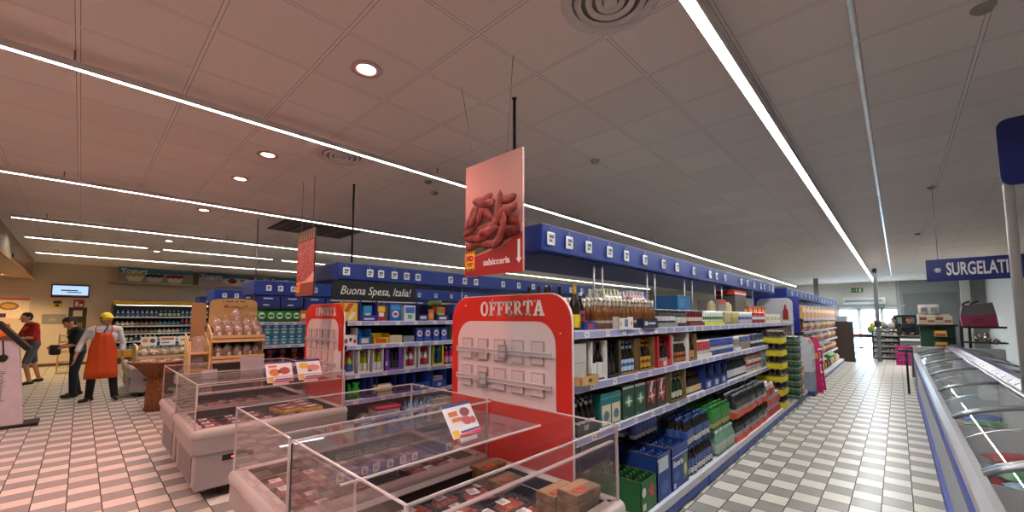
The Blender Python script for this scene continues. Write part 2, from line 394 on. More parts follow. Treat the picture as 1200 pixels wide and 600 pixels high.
# wall washer on the white wall at the right
lamp('SPOT', 'wall_washer', (2.3, 19, 3.4), 500, (1, .99, .96), .05, spot=120, rot=(0, R_(30), 0), blend=.9)

# round air diffusers
def diffuser(x, y, r, lab):
    t = empty('air_diffuser', (x, y, CH_), label=lab, cat='vent')
    MB().lathe([(r, 0), (r*.98, -.012), (r*.82, -.004), (r*.8, 0)], HOUSE, 32, capb=False, capt=False).build('outer_ring', t)
    for k, q in enumerate((.72, .5, .3)):
        MB().lathe([(r*q, -.004), (r*(q-.03), -.03), (r*(q-.13), -.012)], HOUSE, 28, capb=False, capt=False).build('ring', t)
    MB().lathe([(r*.78, -.001), (0, -.001)], M('#6a6662', .7), 24, capb=False, capt=False).build('throat', t)
    MB().lathe([(r*.14, -.004), (r*.13, -.03), (0, -.034)], HOUSE, 16, capb=False, capt=False).build('cap', t)
diffuser(-4.55, 1.96, .27, 'round slotted air diffuser in the ceiling past the first strip light, beside the sausage sign')
diffuser(-1.12, 2.02, .29, 'large round air diffuser in the ceiling nearest the camera')
sm = empty('smoke_detector')
MB().lathe([(.055, 0), (.055, -.012), (.04, -.02), (.038, -.032), (.02, -.04), (0, -.04)], M('#8f8b86', .5), 16, capb=False, capt=False).build('housing', sm)
SD = Kind(sm, 'detector')
for x, y, lab in ((-2.5, 4.07, 'round ceiling detector just right of the sausage sign'), (-4.9, 3.5, 'small ceiling detector behind the sausage sign, lower of the two'),
                  (-4.55, 3.15, 'flat ceiling disc behind the sausage sign, upper of the two'), (.47, 3.6, 'ceiling detector at the upper right over the freezers'),
                  (.45, 8.2, 'second ceiling detector over the freezers'), (.42, 12.6, 'furthest ceiling detector over the freezers')):
    SD.put((x, y, CH_-.001), label=lab)
t = empty('ceiling_grille', (-8.65, 3.3, CH_), label='dark rectangular return air grille in the ceiling over the pasta aisle', cat='vent')
MB().box(-.75, .75, -.75, .75, -.02, -.001, M('#3b342f', .7)).build('frame', t)
for k in range(9): MB().box(-.7, .7, -.7+k*.165, -.62+k*.165, -.03, -.02, M('#4a423c', .6)).build('slat', t)
# ceiling track with little hooks on the right
t = empty('ceiling_rail', (-.11, 0, 0), label='thin bright metal rail fixed to the ceiling right of the aisle strip light', cat='rail')
MB().box(-.012, .012, 2.2, 27, 3.492, 3.4995, M('#b9bcc0', .25, 1)).build('rail', t)
# thin poles that drop from the ceiling
def pole(x, y, z0, z1, r, lab, m=STEEL):
    t = empty('hanging_pole', (x, y, 0), label=lab, cat='pole')
    MB().cyl((0, 0, z0), (0, 0, z1), r, m).build('rod', t); MB().lathe([(r*1.6, z1-.008), (r*1.6, z1)], m, 12).build('ceiling_plate', t)
pole(-8.67, 2.2, 1.99, CH_, .011, 'thin metal pole from the ceiling down beside the bread stand')
pole(-5.42, 2.52, 2.36, CH_, .014, 'dark thin pole from the ceiling behind the hanging meat sign', DARK)
pole(-2.26, 2.42, 2.36, CH_, .014, 'dark thin pole from the ceiling right behind the sausage sign', DARK)
t = empty('column_post', (-2.75, 24, 0), label='grey steel pole rising over the snack aisle to the ceiling', cat='pole')
MB().box(-.09, .09, -.09, .09, 2.5, CH_, M('#77787a', .5)).build('post', t)
t = empty('column_post', (-.55, 20.6, 0), label='dark steel pole above the checkout under the end of the strip light', cat='pole')
MB().box(-.06, .06, -.06, .06, 0, CH_, M('#4c4e50', .5)).build('post', t)
MB().box(-.1, .1, -.08, .08, 1.3, 1.5, DARK).build('box', t)
# air curtain and exit signs above the entrance
t = empty('air_curtain', (-1.26, YF-.2, 2.52), label='white air curtain unit mounted above the entrance doors', cat='air curtain')
MB().rbox(-.85, .85, -.2, .2, -.16, .16, .04, M('#c9cdd0', .4)).build('housing', t)
MB().box(-.75, .75, -.212, -.2, -.06, .04, M('#7d8386', .5)).build('grille', t)
def exitsign(x, y, z, s, lab):
    t = empty('exit_sign', (x, y, z), label=lab, cat='sign')
    MB().box(-.16*s, .16*s, -.02, .02, -.08*s, .08*s, M('#1f7a44', .4)).build('panel', t)
    m = MB(); m.box(-.03*s, .0*s, -.024, -.02, -.05*s, .03*s, WHITE); m.ball((-.01*s, -.024, .045*s), .014*s, WHITE, seg=8, rings=6); m.box(.05*s, .11*s, -.024, -.02, -.06*s, .06*s, WHITE)
    m.box(-.12*s, -.05*s, -.024, -.02, -.008*s, .008*s, WHITE); m.build('pictogram', t)
exitsign(-1.5, YF-.03, 3.1, 1.5, 'green emergency exit sign high on the wall above the doors')
exitsign(-.62, YF-.1, 2.22, 1.0, 'small green exit sign right above the door frame')

# ================================================================== HANGING SIGNS
MDY = M('#f0b81c', .5); MDR = M('#c01f1c', .45)
def md_logo(m, x, y, z, w, h):
    m.box(x-w/2, x+w/2, y-.002, y, z-h/2, z+h/2, MDY)
    for k in range(5):
        m.box(x-w/2+k*w/5+.2*w/5, x-w/2+k*w/5+.8*w/5, y-.003, y-.001, z+h*.38, z+h*.5, BLACK); m.box(x-w/2+k*w/5+.2*w/5, x-w/2+k*w/5+.8*w/5, y-.003, y-.001, z-h*.5, z-h*.38, BLACK)
    m.text('MD', MDR, w*.52, (x, y-.003, z+h*.12), (1, 0, 0), bold=.004); m.box(x-w*.35, x+w*.35, y-.003, y-.002, z-h*.16, z-h*.1, BLACK); m.box(x-w*.28, x+w*.28, y-.003, y-.002, z-h*.26, z-h*.21, BLACK)
def cable(t, x, z0, z1, x2=None): return MB().cyl((x, 0, z0), (x if x2 is None else x2, 0, z1), .0035, STEEL, 6).build('cable', t)
# sausage sign: card with printed picture (flat, real thickness)
t = empty('hanging_sign', (-2.08, 2.0, 1.955), label='hanging card sign with a printed pile of sausages and a white arrow', cat='sign')
MB().box(-.295, .295, -.008, .008, 0, .85, ramp_mat('salmon_print', ['#b0766e', '#c08a82', '#d0a098'], 1.2, .4, 'noise', 0)).build('board', t)
m = MB(); m.box(-.295, .295, -.011, -.008, 0, .13, M('#9e1f22', .4)); m.prism([(-.295, .13), (-.1, .155), (.12, .20), (.295, .27), (.295, .13)], 'y', -.011, -.008, M('#9e1f22', .4)); m.prism([(-.295, .13), (.295, .27), (.295, .33), (.1, .27), (-.1, .235), (-.295, .23)], 'y', -.0095, -.008, M('#cfa9a2', .4))
m.build('printed_band', t)
m = MB(); sa = ramp_mat('sausage_print', ['#3c0a08', '#6a1a14', '#84281f', '#a84a3c'], 24, .45, 'noise', .1)
random.seed(3)
SL = [(-.2, .24, .24, 10, .3), (-.02, .235, .26, -6, .4), (.16, .25, .24, 8, -.4), (-.22, .30, .2, -12, .3), (-.08, .30, .24, 14, .5), (.1, .31, .24, -10, .4), (.23, .30, .16, 20, .3),
      (-.2, .37, .22, 24, .4), (-.02, .37, .24, 10, .6), (.22, .37, .17, -12, .5), (-.21, .44, .2, 55, .3), (-.15, .46, .22, 62, .3), (-.09, .46, .2, 70, .3), (.0, .45, .2, -50, .4), (-.06, .56, .22, 4, .5), (-.02, .52, .2, -8, .3),
      (.22, .44, .16, 8, .5), (.2, .51, .18, -4, .4), (.1, .45, .25, 74, .5), (.06, .37, .24, 38, .8), (.12, .29, .26, 66, .9), (.02, .31, .2, 6, .4)]
for si, (cx, cz, L, a, b) in enumerate(SL):
    ca, sn = math.cos(R_(a)), math.sin(R_(a)); pts = []
    for i in range(9):
        u = (i/8-.5)*L; v = b*.35*((i/8-.5)**2*4-1)*.12
        pts.append((cx+u*ca-v*sn, -.013-si*.012, cz+u*sn+v*ca))
    m2 = MB().tube(pts, [.008, .026]+[.031]*5+[.026, .008], sa, 8)
    m.add([(max(-.293, min(.293, q[0])), -.0085+min(0, (q[1]+.009))*.25, q[2]) for q in m2.v], m2.f, sa, True)
m.build('printed_sausages', t)
MB().prism([(-.29, .14), (-.29, .19), (-.15, .235), (-.02, .21), (-.05, .18)], 'y', -.0105, -.008, M('#4a4620', .6, 0, .4, 40)).build('printed_herbs', t)
m = MB(); md_logo(m, -.235, -.011, .115, .1, .15); m.build('logo', t)
m = MB(); m.text('salsicceria', WHITE, .066, (.045, -.0115, .09), (1, 0, 0), bold=.0015); m.build('lettering', t)
MB().prism([(.262, .06), (.238, .095), (.252, .095), (.252, .22), (.272, .22), (.272, .095), (.286, .095)], 'y', -.013, -.011, WHITE).build('arrow', t)
cable(t, -.2, .85, CH_-1.955, -.37); cable(t, .14, .85, CH_-1.955, .2)
# second meat sign
t = empty('hanging_sign', (-5.63, 2.0, 1.93), label='narrow hanging card sign with marbled meat above the second meat island', cat='sign')
MB().box(-.3, .3, -.008, .008, 0, .87, M('#3a2422', .5)).build('board', t)
MB().prism([(-.29, .72), (.29, .72), (.29, .22), (.1, .17), (-.12, .15), (-.25, .2), (-.3, .3)], 'y', -.011, -.008, ramp_mat('marbled_meat', ['#5c1c18', '#7a2c26', '#94463c', '#b8847a'], 26, .4, 'noise', .1)).build('printed_meat', t)
m = MB(); m.box(-.3, .3, -.012, -.008, 0, .17, M('#7a3a2c', .4)); m.prism([(-.3, .17), (.3, .17), (.3, .3), (.05, .2)], 'y', -.0125, -.008, M('#c99a8e', .5)); m.build('printed_band', t)
m = MB()
for k in range(7): m.prism([(-.25+k*.08, .74), (-.22+k*.08, .86), (-.2+k*.08, .74)], 'y', -.01, -.008, M('#8a6a2c', .6))
m.build('printed_herbs', t)
m = MB(); md_logo(m, -.22, -.012, .12, .1, .16); m.build('logo', t)
cable(t, -.2, .87, CH_-1.93); cable(t, .2, .87, CH_-1.93)
# SURGELATI board and the panel on the post
BLUE = M('#0d1d66', .45, 0, .03); BLUE2 = M('#0b2d7c', .45, 0, .03); BLUED = M('#0b2a78', .5, 0, .04)
def snow(m, x, y, z, s, mt):
    for a in (0, 60, 120):
        c_, s_ = math.cos(R_(a)), math.sin(R_(a)); m.tube([(x-c_*s, y, z-s_*s), (x+c_*s, y, z+s_*s)], s*.13, mt, 4)
        for q in (-.6, .6):
            for b in (50, -50):
                ca, sb = math.cos(R_(a+b)), math.sin(R_(a+b)); m.tube([(x+c_*s*q, y, z+s_*s*q), (x+c_*s*q+ca*s*.35*(1 if q > 0 else -1), y, z+s_*s*q+sb*s*.35*(1 if q > 0 else -1))], s*.1, mt, 4)
t = empty('hanging_sign', (1.24, 8.0, 2.29), label='long blue board with white lettering SURGELATI hanging over the freezers', cat='sign')
MB().rbox(-.92, .92, -.01, .01, -.15, .15, .009, BLUE).build('board', t)
m = MB(); m.text('SURGELATI', WHITE, .235, (-.73, -.0105, -.0), (1, 0, 0), bold=.005, align='LEFT', sx=.46); m.build('lettering', t)
m = MB(); snow(m, -.81, -.012, 0, .035, WHITE); m.build('snowflake', t)
cable(t, -.8, .15, CH_-2.29); cable(t, .8, .15, CH_-2.29)
t = empty('post_sign', (.72, 5.2, 0), label='dark blue rounded panel on a tall grey post standing at the freezers', cat='sign')
MB().rbox(-.03, .03, -.02, .02, 1.05, 2.75, .008, M('#8f8a8a', .4, .2)).build('post', t)
m = MB()
pl = []
for cx, cz, a0 in ((.62, 3.22, 0), (.03, 3.22, 90), (.03, 2.80, 180), (.62, 2.80, 270)):
    for k in range(6): a = R_(a0+k*18); pl.append((cx+.07*math.cos(a), cz+.07*math.sin(a)))
m.prism(pl, 'y', -.03, -.015, BLUE); m.build('panel', t)
m = MB(); snow(m, .3, -.033, 3.0, .06, WHITE); m.build('snowflake', t)

# ================================================================== BLUE HEADERS WITH HANGING PRICE TAGS
TAGM = M('#e4e5e8', .4); TAGI = M('#50565e', .5)
tm = MB(); tm.rbox(-.006, .006, -.046, .046, -.062, .04, .006, TAGM, 2); tm.box(.006, .008, -.034, .034, -.045, .026, M('#c4c8cc', .4)); tm.box(.008, .009, -.026, .026, -.008, .016, TAGI); tm.box(.008, .009, -.026, .008, -.036, -.018, TAGI)
tm.cyl((0, 0, .04), (0, 0, .075), .003, STEEL, 5)
TAG0 = tm.build('price_tag')
TAGMESH = TAG0.data; bpy.data.objects.remove(TAG0)
def htag(par, loc):
    o = bpy.data.objects.new('price_tag', TAGMESH); COL.objects.link(o); o.parent = par; o.location = loc; return o
def header(x0, x1, y0, y1, z0, z1, pxs, lab, posts=()):
    t = empty('aisle_header', (0, y0, 0), label=lab, cat='header')
    m = MB(); m.rbox(x0, x1, 0, y1-y0, z0, z1, .012, BLUE2, 2); m.build('fascia', t)
    MB().box(x0+.03, x1-.03, .03, y1-y0-.03, z0-.012, z0+.002, BLUED).build('underside', t)
    MB().box(x0+.01, x1-.01, .01, y1-y0-.01, z1-.002, z1+.004, M('#9a9894', .8)).build('bounce_cover', t)  # unseen neutral sheet, added to keep blue bounce off the ceiling
    for y in pxs: htag(t, (x1+.012, y-y0, z0+(z1-z0)*.52))
    for (xp, yp, zb) in posts:
        m = MB(); m.cyl((xp, yp-y0, zb), (xp, yp-y0, z0), .009, M('#a9a9ad', .35, .2), 8); m.build('support_post', t)
    return t
G1P = [(-1.97, Yat(p, -1.97), 1.6) for p in (697, 707, 760, 769, 804, 813, 840, 848, 870, 884)]
header(-2.8, -1.9, 2.34, 10.25, 2.15, 2.36, [Yat(p, -1.9) for p in (645, 667, 690, 715, 735, 757, 779, 795, 815, 834, 842, 852, 871, 878, 886, 894, 898, 904, 908)],
       'long bright blue header over the beer shelves, hung with white price tags', G1P)
header(-2.8, -1.9, 11.6, 22.5, 2.15, 2.36, [12.2+.7*k for k in range(14)], 'blue header further down, over the snack shelves', [(-2.0, y, 2.0) for y in (12.2, 15, 18, 21)])
header(-6.0, -5.15, 2.22, 11.0, 2.14, 2.36, [Yat(p, -5.15) for p in (403, 431, 444, 460, 474.5, 488, 526.6, 543.5, 556.8)]+[5.2+.42*k for k in range(12)],
       'blue header with price tags above the black board with white italic lettering', [(-5.2, y, 1.66) for y in (2.3, 4.3, 6.5, 8.7)])
header(-9.4, -8.55, 2.16, 9.0, 2.07, 2.34, [Yat(p, -8.55) for p in (312, 326, 341, 357, 367)]+[3.7+.5*k for k in range(8)],
       'blue header with price tags over the pasta shelves behind the bread stand', [(-8.6, y, 1.6) for y in (2.25, 5, 8)])
header(-12.9, -12.0, 2.2, 8.0, 2.05, 2.34, [2.4, 2.65, 2.9, 3.3, 3.8, 4.3], 'blue header partly hidden above the arched bread stand board', [(-12.1, y, 1.6) for y in (2.3, 5, 7.8)])
header(-16.4, -15.6, 2.5, 8.0, 2.05, 2.3, [2.7, 3.0, 3.3], 'small blue header furthest back, left of the arched bread board', [(-15.7, y, 0) for y in (2.6, 7.8)])
# black board "Buona Spesa, Italia!"
t = empty('aisle_board', (-5.12, 2.14, 0), label='black board with white italic lettering above the cleaning products', cat='sign')
MB().box(-.012, .0, 0, 1.22, 1.87, 2.125, M('#0c0c0e', .35)).build('board', t)
MB().box(-.016, .002, -.01, 1.23, 1.855, 1.87, M('#b9b4ac', .4)).build('lower_edge', t)
m = MB(); m.text('Buona Spesa, Italia!', M('#d8d4cc', .5), .155, (.003, .61, 1.995), (0, 1, 0), bold=.0005, shear=.3, sx=.86); m.build('lettering', t)
t = empty('hanging_sign', (-1.82, 10.55, 0), label='deep blue board with white italic lettering beside the white end panel', cat='sign')
MB().rbox(-.55, .3, -.012, .012, 1.32, 2.1, .01, M('#10208a', .4)).build('board', t)
m = MB(); m.text('Buona', WHITE, .15, (-.1, -.0135, 1.86), (1, 0, 0), shear=.3, bold=.002); m.text('Spesa,', WHITE, .15, (-.1, -.0135, 1.72), (1, 0, 0), shear=.3, bold=.002); m.text('Italia!', WHITE, .15, (.02, -.0135, 1.58), (1, 0, 0), shear=.3, bold=.002); m.build('lettering', t)
# ================================================================== SHELVES
LAV = M('#9a98c4', .4, 0, .05); RAILW = M('#d5d4de', .4); BASEB = M('#1c3f96', .4); SHELFD = M('#26262a', .6); BACKP = M('#1b1b1f', .7)
stg = MB(); stg.box(-.001, .003, -.03, .03, -.02, .02, WHITE); stg.box(.003, .0035, -.014, .012, -.003, .006, M('#5c5c62', .5))
STAG0 = stg.build('price_tag'); STAGMESH = STAG0.data; bpy.data.objects.remove(STAG0)
def gondola(lab, xb, xs, xk, y0, y1, zs, top, base=.16, tags=.28, segs=1.0, maxtags=90, endpanel=None, kickcol=BASEB):
    """xb: front of the base, xs: front of the shelves, xk: back panel; everything faces +X"""
    t = empty('shelving_unit', (xs, y0, 0), label=lab, cat='shelf'); L = y1-y0; o = xs
    bs = MB(); bs.box(xk-o, xb-o-.03, 0, L, base-.03, base, RAILW); bs.box(xb-o-.03, xb-o, 0, L, base-.06, base+.005, RAILW); bs.box(xk-o, xb-o-.04, 0, L, .0, base-.03, M('#15255c', .5))
    b = bs.build('base', t)
    k = max(1, round(L/segs)); m = MB()
    for i in range(k): m.rbox(xb-o-.04, xb-o-.005, i*L/k+.004, (i+1)*L/k-.004, .015, base-.06, .012, kickcol, 2)
    m.build('kick_plate', b)
    MB().box(xk-o-.02, xk-o, 0, L, 0, top, BACKP).build('back_panel', t)
    m = MB()
    for i in range(k+1): m.box(xk-o-.04, xk-o+.02, min(i*L/k, L-.03), min(i*L/k, L-.03)+.03, 0, top, SHELFD)
    m.build('upright', t)
    n = 0
    for z in zs:
        sh = MB().box(xk-o, -.01, 0, L, z-.03, z, SHELFD).box(-.03, -.005, 0, L, z-.03, z+.004, RAILW).build('shelf', t)
        MB().box(-.008, .006, .0, L, z-.05, z-.006, LAV).box(-.008, .009, 0, L, z-.006, z+.002, RAILW).box(-.008, .009, 0, L, z-.054, z-.05, RAILW).build('price_rail', sh)
        y = .12+random.random()*.1
        while y < L-.05 and n < maxtags:
            o2 = bpy.data.objects.new('price_tag', STAGMESH); COL.objects.link(o2); o2.parent = sh; o2.location = (.008, y, z-.028); n += 1
            y += tags*(.7+.6*random.random())
    return t

# ================================================================== PRODUCTS
def bottle_prof(h, r):
    n = .16*h
    return [(r*.9, 0), (r, .01), (r, h*.5), (r*.92, h*.58), (r*.5, h*.70), (r*.36, h*.78), (r*.34, h*.93)]
def bottle(glass, label, h=.25, r=.033, cap='#c8a23a', foil=None, lab=(.10, .42), acc=None, neck=None, seg=12, parts=True, cat='bottle', name='glass_bottle', shape=None):
    t = empty(name) if parts else None
    g = M(glass, .12, 0, .08) if isinstance(glass, str) else glass
    body = MB().lathe(shape(h, r) if shape else bottle_prof(h, r), g, seg)
    lm = MB()
    if label: lm.lathe([(r*1.015, h*lab[0]), (r*1.015, h*lab[1])], M(label, .55, 0, .05), seg, capb=False, capt=False)
    if acc: lm.lathe([(r*1.03, h*(lab[0]*.6+lab[1]*.4)), (r*1.03, h*(lab[0]*.3+lab[1]*.7))], M(acc, .5), seg, capb=False, capt=False)
    if neck: lm.lathe([(r*.40, h*.76), (r*.37, h*.86)], M(neck, .5), seg, capb=False, capt=False)
    cp = MB().lathe([(r*.4, h*.92), (r*.42, h*.99), (r*.3, h), (0, h)], M(cap, .35, .4), seg, capb=False, capt=False)
    if foil: cp.lathe([(r*.37, h*.74), (r*.39, h*.93)], M(foil, .4, .2), seg, capb=False, capt=False)
    if parts:
        body.build('body', t); cp.build('cap', t)
        if lm.v: lm.build('label', t)
        return Kind(t, cat)
    for b in (lm, cp): body_add(body, b)
    return Kind(body.build(name), cat)
def body_add(a, b):
    o = len(a.v); a.v += b.v
    for f, i, s in zip(b.f, b.m, b.sm): a.f.append([o+k for k in f]); a.m.append(a.mi(b.mats[i])); a.sm.append(s)
    return a
def prints(m, w, h, x, pats, y0=0, z0=0):
    """flat printed patches on the +X face; pats: (u0,v0,u1,v1,colour[,shape])"""
    for i, p in enumerate(pats):
        u0, v0, u1, v1, c = p[:5]; xx = x+.0006*(i+1)
        a, b, c0, d = y0-w/2+u0*w, y0-w/2+u1*w, z0+v0*h, z0+v1*h; mt = M(c, .45, 0, .05)
        if len(p) > 5 and p[5] == 'o':
            k = 14; m.add([(xx, (a+b)/2+(b-a)/2*math.cos(2*PI*i2/k), (c0+d)/2+(d-c0)/2*math.sin(2*PI*i2/k)) for i2 in range(k)], [tuple(range(k))], mt)
        elif len(p) > 5 and p[5] == '*':
            k = 10; m.add([(xx, (a+b)/2+(b-a)/2*(1 if i2 % 2 == 0 else .42)*math.sin(2*PI*i2/k), (c0+d)/2+(d-c0)/2*(1 if i2 % 2 == 0 else .42)*math.cos(2*PI*i2/k)) for i2 in range(k)], [tuple(range(k))], mt)
        elif len(p) > 5 and p[5] == '4':
            k = 8; m.add([(xx, (a+b)/2+(b-a)/2*(1 if i2 % 2 == 0 else .3)*math.sin(2*PI*i2/k), (c0+d)/2+(d-c0)/2*(1 if i2 % 2 == 0 else .3)*math.cos(2*PI*i2/k)) for i2 in range(k)], [tuple(range(k))], mt)
        elif len(p) > 5 and p[5] == '/': m.quad((xx, a, c0), (xx, a+(b-a)*.5, c0), (xx, b, d), (xx, a+(b-a)*.5, d), mt)
        else: m.quad((xx, a, c0), (xx, b, c0), (xx, b, d), (xx, a, d), mt)
    return m
def carton(w, d, h, col, pats=(), text=None, tcol='#f0f0f0', ts=.05, tz=.5, cat='box', name='carton', r=.003, top=None):
    """closed printed box, front face on +X, origin at its foot"""
    t = empty(name); m = MB().rbox(-d/2, d/2, -w/2, w/2, 0, h, r, M(col, .55, 0, .06), 1); m.build('box', t)
    p = prints(MB(), w, h, d/2, pats)
    if top: p.quad((-d/2*.95, -w/2*.9, h+.001), (d/2*.95, -w/2*.9, h+.001), (d/2*.95, w/2*.9, h+.001), (-d/2*.95, w/2*.9, h+.001), M(top, .5))
    if text: p.text(text, M(tcol, .5), ts, (d/2+.003, 0, h*tz), (0, 1, 0), bold=.001)
    if p.v: p.build('print', t)
    return Kind(t, cat)
def tray(w, d, h, col, fh=.3, inner=None, pats=(), name='display_tray', back=1.0, cat='carton', side=None, text=None, ts=.05, tcol='#e8e8e8', win=None):
    """open display carton: low front lip fh*h, full sides; things stand inside it"""
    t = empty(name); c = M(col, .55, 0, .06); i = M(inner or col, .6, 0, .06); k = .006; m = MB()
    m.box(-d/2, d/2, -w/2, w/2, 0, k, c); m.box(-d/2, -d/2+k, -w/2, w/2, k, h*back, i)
    m.build('bottom', t)
    s = side if side is not None else h
    for y in (-w/2, w/2-k): MB().prism([(-d/2, k), (d/2, k), (d/2, s), (-d/2, h*back)], 'y', y, y+k, c).build('side', t)
    f = MB(); f.box(d/2-k, d/2, -w/2, w/2, k, h*fh, c)
    if win: f.box(d/2-k, d/2, -w/2, -w/2+w*win, h*fh, h, c); f.box(d/2-k, d/2, w/2-w*win, w/2, h*fh, h, c)
    prints(f, w, h, d/2, pats)
    if text: f.text(text, M(tcol, .5), ts, (d/2+.002, 0, h*fh*.5), (0, 1, 0), bold=.001)
    f.build('front', t)
    return Kind(t, cat)
def pack(w, d, h, body, cols, nx=3, ny=2, kind='bottle', label=None, traycol=None, trayh=.3, name='bottle_pack', film=True, cap='#dddddd'):
    """shrink-wrapped pack: each bottle a part, wrap, cardboard tray"""
    t = empty(name); r = min(w/nx, d/ny)/2*.98
    m = MB(); g = M(body, .2, 0, .1)
    if kind == 'can': m.lathe([(r*.8, 0), (r, .01), (r, h-.012), (r*.82, h-.002), (r*.76, h-.006)], g, 12); m.lathe([(r*.84, h-.003), (r*.8, h)], M('#c9cbd0', .3, .8), 12, capb=False)
    else: m.lathe([(r*.9, 0), (r, .01), (r, h*.55), (r*.8, h*.66), (r*.38, h*.8), (r*.36, h*.93)], g, 12); m.lathe([(r*.42, h*.92), (r*.4, h)], M(cap, .4), 10)
    for i, (c, a, b) in enumerate(cols): m.lathe([(r*(1.012+.004*i), h*a), (r*(1.012+.004*i), h*b)], M(c, .4, 0, .1), 12, capb=False, capt=False)
    o = m.build(kind, t)
    for i in range(nx):
        for j in range(ny):
            p = (-d/2+(j+.5)*d/ny, -w/2+(i+.5)*w/nx, .004)
            if i == 0 and j == 0: o.location = p
            else: q = o.copy(); COL.objects.link(q); q.parent = t; q.location = p
    if film: MB().rbox(-d/2-.002, d/2+.002, -w/2-.002, w/2+.002, 0, h*(.86 if kind == 'can' else .66), .02, FILM, 2).build('wrap', t)
    if label: MB().box(d/2+.003, d/2+.005, -w*.46, w*.46, h*.12, h*.55, M(label, .4)).build('printed_label', t)
    if traycol:
        c = M(traycol, .5, 0, .05); z = h*trayh; f = MB()
        for a in ((-d/2-.006, d/2+.006, -w/2-.008, -w/2-.004), (-d/2-.006, d/2+.006, w/2+.004, w/2+.008), (d/2+.004, d/2+.008, -w/2-.008, w/2+.008), (-d/2-.008, -d/2-.004, -w/2-.008, w/2+.008)):
            f.box(a[0], a[1], a[2], a[3], 0, z, c)
        f.build('tray', t)
    return Kind(t, 'drinks pack')
def bag(w, d, h, col, pats=(), name='product_bag', cat='bag', mt=None, puff=.3):
    """soft pillow bag with crimped top and bottom"""
    t = empty(name); m = MB(); N_ = 8; vs = []; fs = []; mm = mt or M(col, .35, 0, .08)
    for k, sx in enumerate((1, -1)):
        for i in range(N_+1):
            for j in range(N_+1):
                u, v = i/N_, j/N_; b = (math.sin(PI*u)*math.sin(PI*v))**.45
                vs.append((sx*d/2*b+random.uniform(-.002, .002)*(0 < i < N_ and 0 < j < N_), (u-.5)*w*(1-.06*math.sin(PI*v)), v*h))
    for k in range(2):
        o = k*(N_+1)**2
        for i in range(N_):
            for j in range(N_): fs.append((o+i*(N_+1)+j, o+(i+1)*(N_+1)+j, o+(i+1)*(N_+1)+j+1, o+i*(N_+1)+j+1))
    m.add(vs, fs, mm, True); m.build('pouch', t)
    if pats: prints(MB(), w*.8, h, d/2+.001, pats).build('print', t)
    return Kind(t, cat)
def fill(k, X, z, y0, y1, pitch, rows=1, dx=.07, label=None, group=None, jit=.003, stack=1, dz=0):
    """set copies of one kind side by side between y0 and y1, rows deep"""
    n = max(1, int((y1-y0)/pitch+.3)); p = (y1-y0)/n
    for i in range(n):
        for j in range(rows):
            for s in range(stack):
                k.put((X-dx/2-j*dx+random.uniform(-jit, jit), y0+(i+.5)*p, z+s*dz), random.uniform(-.02, .02), label, group)
Y = lambda px: Yat(px, -1.63)
# ------------------------------------------------------------------ gondola 1 : beers
ZA, ZB, ZC, Z0 = 1.555, 1.185, .83, .165
XS = -1.62
gondola('long shelving unit full of beer behind the big red OFFERTA panel', -1.43, XS, -2.28, 2.335, 10.4, [ZA, ZB, ZC], 1.62, Z0)
t = empty('end_panel', (-1.95, 10.42, 0), label='white rounded end panel of the beer shelves with red bottle print', cat='panel')
pl = [(-.34, 0), (.33, 0)]+[(.33-.12+.12*math.cos(R_(a)), 1.95+.12*math.sin(R_(a))) for a in range(0, 91, 15)]+[(-.34+.12-.12*math.sin(R_(a)), 1.95+.12*math.cos(R_(a))) for a in range(0, 91, 15)]
MB().prism(pl, 'y', 0, .03, M('#cfcdd0', .5)).build('panel', t)
m = MB()
for cx in (.08, .2): m.prism([(cx-.05, 1.6), (cx+.05, 1.6), (cx+.05, 1.78), (cx+.02, 1.86), (cx+.02, 1.92), (cx-.02, 1.92), (cx-.02, 1.86), (cx-.05, 1.78)], 'y', -.003, 0, M('#a81f24' if cx > .1 else '#c9ccd6', .5))
m.build('print', t)
# top shelf
wine = bottle('#241a08', '#e0cf1c', .34, .040, '#8d7a2c', '#b8963c', (.07, .34))
fill(wine, XS, ZA, 2.34, 2.47, .1, 1, .09, 'tall dark wine bottle with a yellow label beside the red panel')
dk = bottle('#0c0805', None, .33, .040, '#1c1c1c', '#20201c')
for i, (x, y) in enumerate(((-1.85, 2.36), (-1.95, 2.44), (-1.84, 2.47), (-2.05, 2.36), (-2.06, 2.5), (-1.95, 2.36))): dk.put((x, y, ZA), 0, 'dark unlabelled wine bottle whose neck shows over the red OFFERTA panel', 'dark wine bottles behind the panel')
rb = bottle('#0d0706', '#b01c20', .27, .034, '#d8d4cc', None, (.22, .52), acc='#1b2a6a')
cr = tray(.17, .12, .06, '#22348c', .95, pats=[(.3, .25, .7, .8, '#a8202c')], cat='tray')
cr.put((XS-.07, 2.56, ZA), 0, 'small blue cardboard tray holding one dark bottle with a red label')
rb.put((XS-.08, 2.53, ZA+.006), 0, 'dark bottle with a red label standing in the small blue tray')
am = bottle('#6a3c10', '#5c2c10', .25, .031, '#d0ccc4', None, (.10, .36), neck='#a89c84', acc='#a8a090')
fill(am, XS-.02, ZA, 2.66, 3.72, .066, 2, .07, 'amber beer bottle with a pale neck, in the long line on the top shelf', 'amber beer bottles on the top shelf')
clr = bottle('#a08a5a', '#c8c8c0', .25, .031, '#d8d4cc', None, (.14, .36), neck='#d9d6cf')
fill(clr, XS-.24, ZA, 2.5, 3.72, .068, 2, .07, 'pale clear glass bottle standing behind the amber ones on the top shelf', 'clear bottles behind the amber ones')
wc = tray(.24, .11, .10, '#d9d8d4', .9, pats=[(.38, .2, .62, .8, '#5a6a8c'), (.1, .3, .2, .6, '#c9a24a'), (.8, .3, .9, .6, '#c9704a')], cat='tray')
wc.put((XS-.035, 3.04, ZA), 0, 'low white cardboard tray with a dark square print before the amber bottles')
